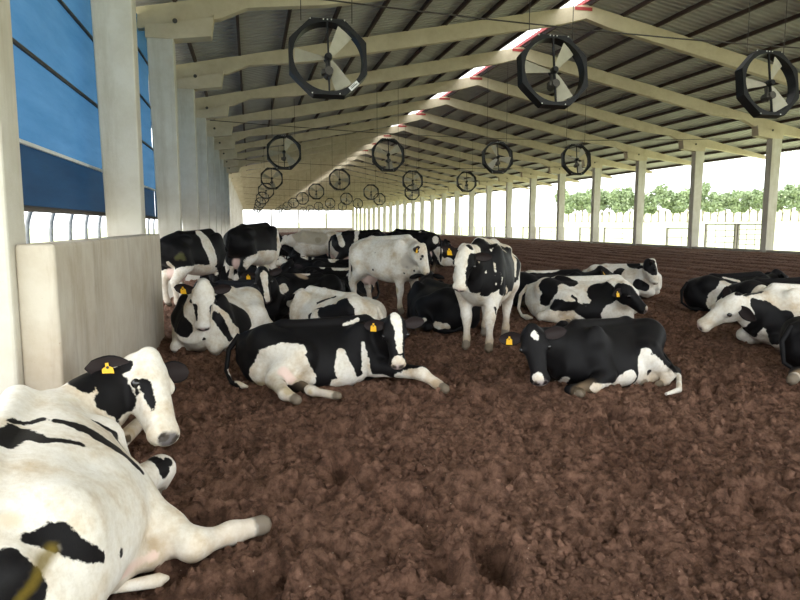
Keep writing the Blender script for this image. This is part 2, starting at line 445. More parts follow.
# ------------------------------------------------------------------ ventilation fans
def fan_meshes():
    ms = {}
    n = 64; Rh = 0.612; dep = 0.11
    def octa(a, ap=0.675, cut=0.285):
        # octagon with long straight sides: distance to the outline along angle a
        c, s = abs(math.cos(a)), abs(math.sin(a))
        r = min(ap / max(c, 1e-6), ap / max(s, 1e-6)); lim = 2 * ap - cut * 1.35
        return min(r, lim / (c + s))
    outer = [(octa(2 * math.pi * i / n) * math.cos(2 * math.pi * i / n), octa(2 * math.pi * i / n) * math.sin(2 * math.pi * i / n)) for i in range(n)]
    inner = [(Rh * math.cos(2 * math.pi * i / n), Rh * math.sin(2 * math.pi * i / n)) for i in range(n)]
    v = [(x, -dep, z) for x, z in outer] + [(x, -dep, z) for x, z in inner] + [(x, dep, z) for x, z in outer] + [(x, dep, z) for x, z in inner]
    f = []
    for i in range(n):
        j = (i + 1) % n
        f += [(i, j, n + j, n + i), (2 * n + i, 3 * n + i, 3 * n + j, 2 * n + j), (i, 2 * n + i, 2 * n + j, j), (n + i, n + j, 3 * n + j, 3 * n + i)]
    ms['shroud'] = MB().add(v, f).mesh('shroud', 'fan_black')
    ms['strut'] = MB().box(-0.014, 0.014, -0.10, -0.06, -0.62, 0.62).mesh('strut', 'fan_black')
    mo = MB().tube([(0, -0.16, 0), (0, -0.10, 0), (0, 0.05, 0)], [0.05, 0.07, 0.07], 14)
    ms['hub'] = mo.mesh('hub', 'fan_black', False)
    ms['motor'] = MB().tube([(0, -0.14, -0.26), (0, 0.12, -0.26)], 0.075, 14).box(-0.04, 0.04, -0.04, 0.04, -0.22, -0.05).box(-0.12, -0.06, -0.10, 0.02, -0.30, -0.22).mesh('motor', 'fan_motor')
    v = []; f = []
    for i in range(7):
        t = i / 6; r = 0.06 + t * 0.52; wd = 0.05 + 0.11 * t ** 0.8; tw = math.radians(38 - 20 * t)
        for s in (-1, 0, 1):
            v.append((-r, s * wd * math.sin(tw) - 0.015 * (1 - abs(s)), s * wd * math.cos(tw)))
    for i in range(6):
        for q in range(2): f.append((i * 3 + q, i * 3 + q + 1, i * 3 + q + 4, i * 3 + q + 3))
    ms['blade'] = MB().add(v, f).mesh('blade', 'fan_blade', True)
    ms['bolt'] = MB().tube([(0, -dep - 0.008, 0), (0, -dep + 0.002, 0)], 0.013, 8).mesh('bolt', 'fan_bolt')
    ms['label_plate'] = MB().box(-0.10, 0.10, -dep - 0.006, -dep, -0.04, 0.04).mesh('label_plate', 'sticker_white')
    ms['hanger'] = MB().tube([(0, 0, 0), (0, 0, 1)], 0.008, 6).mesh('hanger', 'cable_dark')
    return ms
FM = fan_meshes()
inkm = MB().box(-0.07, 0.07, -0.118, -0.1165, -0.012, 0.0).box(-0.07, 0.04, -0.118, -0.1165, 0.012, 0.020).mesh('print_line', 'tag_ink')
FANX = [1.41, 5.70, 10.55, 14.3]; FANZ = 4.52; TILT = math.radians(-9)
ROWN = ['row nearest the left columns', 'row left of the ridge', 'row under the ridge', 'row nearest the field side']
for j in range(9):
    fy = 11.65 + 15 * j
    for i, fx in enumerate(FANX):
        yaw = [0, 0, 0, 0][i]
        fn = empty('ventilation_fan', (fx, fy, FANZ), (TILT, 0, yaw))
        tag(fn, f'black octagonal ventilation fan, {ORD[j]} from the camera in the {ROWN[i]}', 'fan', 'ventilation fans hanging from the roof')
        link('shroud', FM['shroud'], fn); link('strut', FM['strut'], fn, (0.0, 0, 0)); link('hub', FM['hub'], fn); link('motor', FM['motor'], fn)
        ph = rng.uniform(0, 6.28) if j or i > 1 else (0.05 if i == 0 else 0.12)
        if i == 2 and j == 0: ph = 2.1
        for b in range(3): link('blade', FM['blade'], fn, (0, -0.02, 0), (0, ph + b * 2 * math.pi / 3, 0))
        if j < 3:
            for bx, bz in ((-0.30, 0.655), (-0.07, 0.655), (0, 0.655), (0.07, 0.655), (0.30, 0.655), (-0.3, -0.655), (0.18, -0.655)):
                link('bolt', FM['bolt'], fn, (bx, 0, bz))
        if j == 0 and i == 0:
            lp = link('label_plate', FM['label_plate'], fn, (0.43, 0, -0.50), (0, -math.radians(42), 0)); link('print_line', inkm, lp)
        for sx in (-0.45, 0.45):
            hg = link('hanger', FM['hanger'], fn, (sx, 0, 0.66)); hg.scale = (1, 1, rtop(fx) - 0.05 - FANZ - 0.66)
            hg.rotation_euler = (-TILT, 0, 0)
    cb = MB()
    pts = []
    for q in range(13):
        x = XL + (XR - XL) * q / 12; pts.append((x, 0, 5.72 - 0.35 * math.sin(math.pi * q / 12)))
    c = link('support_cable', MB().tube(pts, 0.014, 6).mesh('support_cable', 'cable_dark', True), None, (0, fy + 0.25, 0))
    tag(c, f'dark cable strung across the barn behind the {ORD[j]} rank of fans', 'cable', 'cables strung across the barn')

# ------------------------------------------------------------------ tree line beyond the field
def crown_mesh(seed):
    r = np.random.default_rng(seed)
    blobs = [(r.normal(0, 0.55), r.normal(0, 0.55), 2.6 + r.uniform(0, 4.4), r.uniform(0.7, 1.25)) for _ in range(15)]
    P = []
    for bx, by, bz, br in blobs:
        n = 75
        d = r.normal(size=(n, 3)); d /= np.linalg.norm(d, axis=1)[:, None]
        P.append(np.array([bx, by, bz]) + d * br * r.uniform(0.7, 1.05, (n, 1)) * np.array([1, 1, 0.8]))
    P = np.concatenate(P); n = len(P)
    u = r.normal(size=(n, 3)); u /= np.linalg.norm(u, axis=1)[:, None]
    w = np.cross(u, r.normal(size=(n, 3))); w /= np.linalg.norm(w, axis=1)[:, None]
    s = r.uniform(0.16, 0.34, (n, 1))
    co = np.stack([P - u * s - w * s * .6, P + u * s - w * s * .6, P + u * s * .7 + w * s * .6, P - u * s * .7 + w * s * .6], 1).reshape(-1, 3)
    return np_mesh('crown', co, np.arange(n * 4).reshape(-1, 4), 'tree_leaf', False)
def trunk_mesh(seed):
    r = random.Random(seed); mb = MB()
    mb.tube([(0, 0, -0.5), (0.05, 0, 1.2), (0, 0.1, 2.4), (0.1, 0, 4.5)], [0.16, 0.13, 0.11, 0.05], 7)
    for i in range(4):
        a = r.uniform(0, 6.28); mb.tube([(0, 0, 1.2 + 0.3 * i), (0.8 * math.cos(a), 0.8 * math.sin(a), 3 + 0.4 * i)], [0.08, 0.03], 5)
    return mb.mesh('trunk', 'tree_bark')
CR = [crown_mesh(i) for i in range(4)]; TK = [trunk_mesh(i) for i in range(2)]
NT = 40
for i in range(NT):
    a = math.radians(27.2 + 21.5 * i / (NT - 1)); dd = 178 + 5 * math.sin(i * 1.3) + rng.uniform(-3, 3) + (6 if i % 2 else 0)
    x, y = dd * math.sin(a), dd * math.cos(a)
    t = empty('field_tree', (x, y, float(field_z(np.array(x), np.array(y)))), (0, 0, rng.uniform(0, 6.28)))
    sc = rng.uniform(1.0, 1.25); t.scale = (sc, sc, sc * rng.uniform(0.9, 1.08))
    tag(t, 'bushy green tree in the row along the far edge of the field', 'tree', 'tree row along the far edge of the field')
    link('crown', CR[i % 4], t); link('trunk', TK[i % 2], t)
# ------------------------------------------------------------------ cattle: coats
def mat_coat(name, painted=True):
    m, t, b = nodes(name, 0.55, 0.13)
    p = opos(t)
    info = N(t, 'ShaderNodeObjectInfo')
    if painted:
        at = N(t, 'ShaderNodeAttribute', attribute_name='patch'); fld = at.outputs['Fac']
        wob = noise(t, 16, 5, 0.65, p)
        a1 = N(t, 'ShaderNodeMath', operation='MULTIPLY_ADD'); t.links.new(wob.outputs[0], a1.inputs[0]); a1.inputs[1].default_value = 0.07; a1.inputs[2].default_value = -0.035
        a2 = N(t, 'ShaderNodeMath', operation='ADD'); t.links.new(fld, a2.inputs[0]); t.links.new(a1.outputs[0], a2.inputs[1])
        mr = N(t, 'ShaderNodeMapRange'); mr.inputs[1].default_value = -0.004; mr.inputs[2].default_value = 0.004
        t.links.new(a2.outputs[0], mr.inputs[0]); msk = mr.outputs[0]
    else:
        n = N(t, 'ShaderNodeTexNoise', noise_dimensions='4D'); n.inputs['Scale'].default_value = 1.5; n.inputs['Detail'].default_value = 3
        n.inputs['Roughness'].default_value = 0.4
        t.links.new(p, n.inputs['Vector'])
        mu = N(t, 'ShaderNodeMath', operation='MULTIPLY'); t.links.new(info.outputs['Random'], mu.inputs[0]); mu.inputs[1].default_value = 37.0
        t.links.new(mu.outputs[0], n.inputs['W'])
        msk = ramp(t, n.outputs[0], [(0.445, (0, 0, 0)), (0.455, (1, 1, 1))]).outputs[0]
    d1 = noise(t, 3.5, 5, 0.65, p); d2 = noise(t, 26, 5, 0.7, p)
    wh = ramp(t, d1.outputs[0], [(0.34, (0.58, 0.47, 0.33)), (0.52, (0.75, 0.70, 0.61)), (0.68, (0.80, 0.77, 0.71))]).outputs[0]
    wh = mixc(t, 1.0, wh, ramp(t, d2.outputs[0], [(0.25, (0.82, 0.79, 0.74)), (0.6, (1, 1, 1))]).outputs[0], 'MULTIPLY')
    bl = ramp(t, d1.outputs[0], [(0.3, (0.004, 0.0036, 0.004)), (0.75, (0.010, 0.009, 0.0095))]).outputs[0]
    c = mixc(t, msk, wh, bl)
    ti = N(t, 'ShaderNodeAttribute', attribute_name='tint')
    c = mixc(t, ti.outputs['Alpha'], c, ti.outputs['Color'])
    t.links.new(c, b.inputs['Base Color'])
    mpn = N(t, 'ShaderNodeMapping'); mpn.inputs['Scale'].default_value = (60, 160, 160); t.links.new(p, mpn.inputs[0])
    bump(t, b, noise(t, 1, 4, 0.6, mpn.outputs[0]).outputs[0], 0.15, 0.01)
mat_coat('coat'); mat_coat('coat_far', False)

# ------------------------------------------------------------------ cattle: implicit body surface
class Field:
    def __init__(s, lo, hi, h):
        s.h = h; s.lo = np.array(lo, float); s.n = np.ceil((np.array(hi) - s.lo) / h).astype(int) + 1
        s.ax = [s.lo[i] + h * np.arange(s.n[i]) for i in range(3)]
        s.D = np.full(s.n, 0.5, np.float32)
    def sub(s, lo, hi, m):
        sl = []
        for i in range(3):
            a = int(max(0, math.floor((lo[i] - m - s.lo[i]) / s.h))); b = int(min(s.n[i], math.ceil((hi[i] + m - s.lo[i]) / s.h) + 1))
            sl.append(slice(a, max(b, a)))
        P = np.stack(np.meshgrid(*[s.ax[i][sl[i]] for i in range(3)], indexing='ij'), -1)
        return tuple(sl), P
    def join(s, sl, d, k):
        a = s.D[sl]; h = np.clip(0.5 + 0.5 * (a - d) / k, 0, 1)
        s.D[sl] = a * (1 - h) + d * h - k * h * (1 - h)
    def cut(s, sl, d, k):
        a = s.D[sl]; b = -d; h = np.clip(0.5 - 0.5 * (a - b) / k, 0, 1)
        s.D[sl] = a * (1 - h) + b * h + k * h * (1 - h)
    def cone(s, a, b, ra, rb, k=0.05, squash=None):
        a, b = np.array(a, float), np.array(b, float); R = max(ra, rb)
        sl, P = s.sub(np.minimum(a, b) - R, np.maximum(a, b) + R, k + 2 * s.h)
        if P.size == 0: return
        ab = b - a; t = np.clip(((P - a) @ ab) / max(ab @ ab, 1e-9), 0, 1)
        q = P - (a + t[..., None] * ab)
        if squash is not None:
            n, f = squash; n = np.array(n, float); n /= np.linalg.norm(n); q = q + (q @ n)[..., None] * n * (f - 1)
        s.join(sl, np.linalg.norm(q, axis=-1) - (ra + t * (rb - ra)), k)
    def chain(s, pts, k=0.05, squash=None):
        for (p, r), (q, r2) in zip(pts[:-1], pts[1:]): s.cone(p, q, r, r2, k, squash)
    def ell(s, c, rad, k=0.05, axes=None, cut=False):
        c = np.array(c, float); R = max(rad); rad = np.array(rad, float)
        sl, P = s.sub(c - R, c + R, k + 2 * s.h)
        if P.size == 0: return
        q = P - c
        if axes is not None: q = q @ np.array(axes, float).T
        k0 = np.linalg.norm(q / rad, axis=-1); k1 = np.linalg.norm(q / rad ** 2, axis=-1)
        d = k0 * (k0 - 1) / np.maximum(k1, 1e-6)
        (s.cut if cut else s.join)(sl, d, k)
    def trunk(s, tab, k=0.05, egg=0.2, roll=0.0):
        tab = np.array(tab, float)          # x, ztop, zbot, halfwidth, yoff
        x0, x1 = tab[0, 0], tab[-1, 0]
        sl, P = s.sub((x0 - .1, -0.9, tab[:, 2].min() - .15), (x1 + .1, 0.9, tab[:, 1].max() + .15), 0.05)
        X = P[..., 0]
        xs_ = np.linspace(x0, x1, 200)
        def sm(col):
            y = np.interp(xs_, tab[:, 0], tab[:, col]); kk = np.hanning(23); kk /= kk.sum()
            return np.convolve(np.pad(y, 11, mode='edge'), kk, 'valid')
        zt, zb, hw, yo = (np.interp(X, xs_, sm(c)) for c in (1, 2, 3, 4))
        zc = (zt + zb) / 2; hh = (zt - zb) / 2
        y = P[..., 1] - yo; z = P[..., 2] - zc
        if np.ndim(roll) or roll:
            r = np.interp(X, [x0, x1], roll if np.ndim(roll) else [roll, roll]); cr, sr_ = np.cos(r), np.sin(r)
            y, z = y * cr + z * sr_, z * cr - y * sr_
        n = np.clip(z / hh, -1.3, 1.3)
        w = hw * (1 - egg * n)
        f = (np.abs(y / w) ** 2.3 + np.abs(z / hh) ** 2.3) ** (1 / 2.3) - 1
        d = f * np.minimum(w, hh) * 0.85
        d = np.maximum(d, np.maximum(x0 - X, X - x1))
        s.join(sl, d, k)
    def polygonise(s):
        D = s.D; S = D < 0
        c = [S[i:S.shape[0] - 1 + i, j:S.shape[1] - 1 + j, k:S.shape[2] - 1 + k] for i in (0, 1) for j in (0, 1) for k in (0, 1)]
        cnt = sum(x.astype(np.int8) for x in c); act = (cnt > 0) & (cnt < 8)
        idx = np.argwhere(act); vid = -np.ones(act.shape, np.int64); vid[act] = np.arange(len(idx))
        acc = np.zeros((len(idx), 3)); num = np.zeros(len(idx))
        cor = [(i, j, k) for i in (0, 1) for j in (0, 1) for k in (0, 1)]
        val = {q: D[idx[:, 0] + q[0], idx[:, 1] + q[1], idx[:, 2] + q[2]].astype(float) for q in cor}
        for q in cor:
            for a in range(3):
                if q[a] == 0:
                    r = list(q); r[a] = 1; r = tuple(r); va, vb = val[q], val[r]; m = (va < 0) != (vb < 0)
                    t = np.where(m, va / np.where(m, va - vb, 1), 0)
                    pt = np.tile(np.array(q, float), (len(idx), 1)); pt[:, a] += t
                    acc[m] += pt[m]; num[m] += 1
        co = s.lo + s.h * (idx + acc / num[:, None])
        F = []
        for a in range(3):
            b, c2 = (a + 1) % 3, (a + 2) % 3
            sA = [slice(None)] * 3; sB = [slice(None)] * 3; sA[a] = slice(0, -1); sB[a] = slice(1, None)
            e = S[tuple(sA)] != S[tuple(sB)]; pos = np.argwhere(e)
            ok = (pos[:, b] > 0) & (pos[:, c2] > 0) & (pos[:, b] < act.shape[b]) & (pos[:, c2] < act.shape[c2]); pos = pos[ok]
            ins = S[pos[:, 0], pos[:, 1], pos[:, 2]]
            def v(db, dc):
                q = pos.copy(); q[:, b] += db; q[:, c2] += dc; return vid[q[:, 0], q[:, 1], q[:, 2]]
            quad = np.stack([v(-1, -1), v(0, -1), v(0, 0), v(-1, 0)], 1)
            quad[~ins] = quad[~ins][:, ::-1]
            F.append(quad)
        return co, np.concatenate(F)

LIE = [(-0.88, 0.4, 0.24, 0.06, 0), (-0.78, 0.522, 0.05, 0.24, 0), (-0.6, 0.6, -0.04, 0.35, 0), (-0.36, 0.635, -0.06, 0.4, 0), (-0.1, 0.626, -0.07, 0.45, 0), (0.15, 0.626, -0.07, 0.46, 0), (0.4, 0.652, -0.05, 0.39, 0), (0.58, 0.679, 0.0, 0.31, 0), (0.74, 0.609, 0.07, 0.25, 0), (0.88, 0.47, 0.16, 0.14, 0)]
STAND = [(-0.88, 1.22, 1.02, .05, 0), (-0.78, 1.34, .84, .21, 0), (-0.60, 1.39, .76, .27, 0), (-0.38, 1.42, .72, .30, 0), (-0.12, 1.40, .62, .35, 0),
         (0.12, 1.40, .57, .38, 0), (0.38, 1.42, .57, .34, 0), (0.58, 1.44, .62, .27, 0), (0.74, 1.36, .70, .22, 0), (0.88, 1.20, .82, .12, 0)]

def nrm(v): v = np.array(v, float); return v / np.linalg.norm(v)

def cow_mesh(sp, h=0.022):
    """sp: pose dictionary in the animal's own frame (x forward, y left, z up). Returns vertices, quads and colour fields."""
    lying = sp['pose'] == 'lie'
    tab = sp.get('trunk', LIE if lying else STAND)
    pts = [(-1.0, -.55, -.12), (1.0, .55, (.85 if lying else 1.55))]
    for ch in sp['legs'].values(): pts += [tuple(np.array(p, float) + sg * (r + .03)) for p, r in ch for sg in (1, -1)]
    pp, uu = np.array(sp['poll'], float), nrm(sp['face'])
    pts += [tuple(pp + d) for d in np.array([(.26, .26, .26), (-.26, -.26, -.26)])] + [tuple(pp + uu * .62 + d) for d in np.array([(.16, .16, .16), (-.16, -.16, -.16)])]
    pts = np.array(pts); F = Field(pts.min(0) - .03, pts.max(0) + .03, h)
    F.trunk(tab, 0.05, 0.26 if lying else 0.16, sp.get('roll', 0.0))
    T = np.array(tab)
    zt = lambda x: float(np.interp(x, T[:, 0], T[:, 1])); zb = lambda x: float(np.interp(x, T[:, 0], T[:, 2])); yo = lambda x: float(np.interp(x, T[:, 0], T[:, 4]))
    up = (zt(-0.36) - 0.71) if lying else 0.69          # everything hung on the trunk moves with its height
    rl = sp.get('roll', 0.0); r0 = rl[0] if np.ndim(rl) else rl; r1 = rl[1] if np.ndim(rl) else rl
    def R(p):               # follow the roll of the trunk
        x, y, z = p; r = r0 + (r1 - r0) * min(max((x + .88) / 1.76, 0), 1)
        if not r: return (x, y + yo(x), z)
        zc = (zt(x) + zb(x)) / 2; c, s_ = math.cos(r), math.sin(r); dz = z - zc
        return (x, y * c - dz * s_ + yo(x), zc + y * s_ + dz * c)
    # bony landmarks
    for s in (1, -1):
        if sp.get('hooks', True): F.ell(R((-0.40, (.24 if lying else .19) * s, (.64 if lying else .62) + up)), (.11, .06, .05), .09)          # hook bones
        F.ell(R((-0.78, .11 * s, .49 + up)), (.06, .06, .06), .09)          # pin bones
        if sp.get('blades', True): F.ell(R((0.50, .22 * s, .50 + up * .95)), (.17, .10, .27), .08)      # shoulder blades
    F.cone(R((-0.82, 0, .56 + up)), R((-0.36, 0, .71 + up)), .055, .05, .07)
    F.cone(R((-0.36, 0, .71 + up)), R((0.55, 0, .75 + up)), .045, .06, .07)
    for s in (1, -1):
        F.ell(R((-0.20, .43 * s, .58 + up)), (.13, .10, .10), .10, cut=True)   # hollow of the flank
    # legs
    L = sp['legs']
    for key in ('fl', 'fr', 'hl', 'hr'):
        if key in L: F.chain(L[key], 0.05 if key[0] == 'f' else 0.06)
    for c, rad in sp.get('extra', []): F.ell(c, rad, .06)
    if 'udder' in sp:
        c, rad = sp['udder']; F.ell(c, rad, .05)
        for dx, dy in ((.07, .06), (.07, -.06), (-.06, .06), (-.06, -.06)):
            F.cone((c[0] + dx, c[1] + dy, c[2] - rad[2] * .8), (c[0] + dx, c[1] + dy, c[2] - rad[2] - .05), .022, .016, .02)
    # neck and head
    P = np.array(sp['poll'], float); u = nrm(sp['face']); v = np.array(sp.get('crown', (0, 0, 1)), float); v = nrm(v - u * (v @ u)); w = np.cross(v, u)
    hs = sp.get('hs', 1.0)
    def H(a, b, c): return P + hs * (a * u + b * v + c * w)     # along the face, towards the forehead, to the left
    nb = np.array(sp.get('neck_base', (0.60, 0, .47 + up * 1.0)), float); ne = H(0.03, -0.12, 0)
    mid = np.array(sp['neck_mid'], float) if 'neck_mid' in sp else (nb + ne) / 2 + np.array((0.06, 0, -.01))
    axis = np.cross(ne - nb, v) if np.linalg.norm(np.cross(ne - nb, (0, 0, 1))) < .05 else np.cross(ne - nb, (0, 0, 1))
    F.chain([(nb, .25), (mid, .175), (ne, .120)], .08, (axis, 1.35))
    F.chain([(nb + (0.10, 0, -.20), .13), (mid + (0.03, 0, -.13), .07), (H(.10, -.19, 0), .05)], .08, (axis, 1.5))
    ax = np.stack([u, v, w])
    F.ell(H(.09, -.085, 0), np.array((.155, .12, .122)) * hs, .04, ax)                       # cranium
    F.cone(H(.08, -.055, 0), H(.40, -.075, 0), .102 * hs, .070 * hs, .03, (w, .95))           # bridge of the nose
    F.cone(H(.16, -.15, 0), H(.42, -.125, 0), .075 * hs, .052 * hs, .04, (w, 1.1))            # jaw
    for s in (1, -1):
        F.ell(H(.14, -.16, .055 * s), np.array((.11, .08, .045)) * hs, .04, ax)               # cheeks
        F.ell(H(.165, -.035, .100 * s), np.array((.055, .036, .034)) * hs, .025, ax)           # brows
    F.ell(H(.455, -.09, 0), np.array((.066, .076, .094)) * hs, .03, ax)                       # muzzle
    F.ell(H(.0, .005, 0), np.array((.06, .05, .06)) * hs, .04, ax)                            # poll
    for s in (1, -1): F.ell(H(.507, -.062, .042 * s), np.array((.022, .018, .014)) * hs, .012, ax, cut=True)   # nostrils
    F.ell(H(.50, -.135, 0), np.array((.05, .006, .07)) * hs, .012, ax, cut=True)              # mouth line
    co, q = F.polygonise()
    # tint: muzzle, udder, hooves
    tint = np.zeros((len(co), 4), np.float32)
    rel = (co - P) / hs; a, b, c = rel @ u, rel @ v, rel @ w
    nose = np.clip((.068 - np.sqrt((a - .52) ** 2 + ((b + .065) * 1.25) ** 2 + (c * .95) ** 2)) / .015, 0, 1)
    tint[:, :3] = sp.get('nose', (0.20, 0.14, 0.13)); tint[:, 3] = nose * .9
    nst = np.minimum(np.linalg.norm(rel - np.array((.507 * u - .062 * v + .042 * w)), axis=1), np.linalg.norm(rel - np.array((.507 * u - .062 * v - .042 * w)), axis=1))
    m = (nst < .03); tint[m, :3] = (.02, .012, .012); tint[m, 3] = .9
    if 'udder' in sp:
        c0, rad = sp['udder']; d = np.linalg.norm((co - np.array(c0)) / np.array(rad), axis=1)
        m = np.clip((1.22 - d) / .2, 0, 1) * (d < 1.25); sel = m > tint[:, 3]
        tint[sel, :3] = (.62, .44, .38); tint[sel, 3] = m[sel] * .85
    for key in ('fl', 'fr', 'hl', 'hr'):
        if key in L:
            (pa, ra), (pb, rb) = L[key][-2], L[key][-1]
            pa, pb = np.array(pa, float), np.array(pb, float)
            d = np.linalg.norm(co - pb, axis=1); m = np.clip((rb * 1.75 - d) / .02, 0, 1); sel = m > tint[:, 3]
            tint[sel, :3] = (.11, .08, .05); tint[sel, 3] = m[sel] * .9
            if len(L[key]) > 3:
                pk = np.array(L[key][-3][0], float)
                ab = pb - pk; t = np.clip(((co - pk) @ ab) / (ab @ ab), 0, 1); d = np.linalg.norm(co - pk - t[:, None] * ab, axis=1)
                m = np.clip((.11 - d) / .04, 0, 1) * np.clip(t * 1.3, 0, 1) * sp.get('mud', .48); sel = m > tint[:, 3]
                tint[sel, :3] = (.36, .25, .145); tint[sel, 3] = m[sel]
    vs, qs, ts = [co], [q], [tint]; off = len(co)
    earv = {}
    # ears: cupped leaves on both sides of the poll
    for s in (1, -1):
        if s in sp.get('no_ear', ()): continue
        droop = sp.get('droop', {}).get(s, -.22)
        e = nrm(w * s * .95 + v * droop - u * .12); nq = u * .45 + v * .85; nn = nrm(nq - e * (nq @ e)); wd = np.cross(e, nn)
        base = H(.045, -.065, .095 * s); rings = []
        nr, ns = 9, 10
        for i in range(nr):
            t = i / (nr - 1); hw = hs * (.020 + .050 * math.sin(math.pi * min(1, t * .93 + .05)) ** .9 * (1 - .15 * t)) if i < nr - 1 else .006
            cen = base + e * (.225 * hs * t) - nn * .02 * math.sin(math.pi * t)
            ring = []
            for j in range(ns):
                an = 2 * math.pi * j / ns; cx = math.cos(an); sx = math.sin(an)
                ring.append(cen + wd * hw * cx + nn * (.010 * sx + .65 * hw * cx * cx))
            rings.append(ring)
        ev = np.array(rings).reshape(-1, 3); eq = [(i * ns + j, i * ns + (j + 1) % ns, (i + 1) * ns + (j + 1) % ns, (i + 1) * ns + j) for i in range(nr - 1) for j in range(ns)]
        eq = np.array(eq); eq = eq if s > 0 else eq[:, ::-1]
        et = np.zeros((len(ev), 4), np.float32)
        side = np.array([[math.sin(2 * math.pi * j / ns) > .3 for j in range(ns)] for i in range(nr)]).ravel()
        et[side, :3] = (.05, .034, .032); et[side, 3] = .4
        vs.append(ev); qs.append(eq + off); ts.append(et)
        earv[s] = (base + e * .120 * hs, e, nn, wd, off, off + len(ev)); off += len(ev)
    # tail with a tuft
    if 'tail' in sp:
        mb = MB(); pts = sp['tail']; mb.tube([p for p, r in pts], [r for p, r in pts], 9)
        tv = np.array(mb.v); tq = np.array([f for f in mb.f if len(f) == 4]); tt = np.zeros((len(tv), 4), np.float32)
        vs.append(tv); qs.append(tq + off); ts.append(tt); off += len(tv)
    co = np.concatenate(vs); q = np.concatenate(qs); tint = np.concatenate(ts)
    eyes = [(H(.178, -.036, .119 * s), .027 * hs) for s in (1, -1)]
    return co, q, tint, eyes, earv, (P, u, v, w)

tagm = MB().prism([(-.028, 0), (-.008, .012), (-.008, .03), (.008, .03), (.008, .012), (.028, 0), (.032, -.055), (-.032, -.055)], -.003, .003).mesh('ear_tag', 'tag_yellow')
inktag = MB().tube([(0, -.0034, .004), (0, -.007, .004)], .008, 8).mesh('tag_pin', 'tag_ink')
eyem = bpy.data.meshes.new('eye'); _b = bmesh.new(); bmesh.ops.create_uvsphere(_b, u_segments=12, v_segments=8, radius=1); _b.to_mesh(eyem); _b.free()
eyem.materials.append(MATS['eye_dark']); eyem.polygons.foreach_set('use_smooth', [True] * len(eyem.polygons))

def axes_to_local(rot, vec):           # world direction -> animal frame
    c, s = math.cos(-rot), math.sin(-rot); return np.array((vec[0] * c - vec[1] * s, vec[0] * s + vec[1] * c, vec[2]))

def pick(px, want_world, dist_from=None, dist=None, near=True):
    """a point on the sight line of a photo pixel: the one closest to where the joint naturally lies, or at a bone length from another joint"""
    d = np.array(ray(*px)); o = np.array(EYEP)
    if dist_from is None:
        return o + d * ((np.array(want_world) - o) @ d)
    q = o - np.array(dist_from); b = d @ q; c = q @ q - dist * dist; disc = b * b - c
    if disc < 0: return o + d * (-b)
    return o + d * (-b - math.sqrt(disc) if near else -b + math.sqrt(disc))

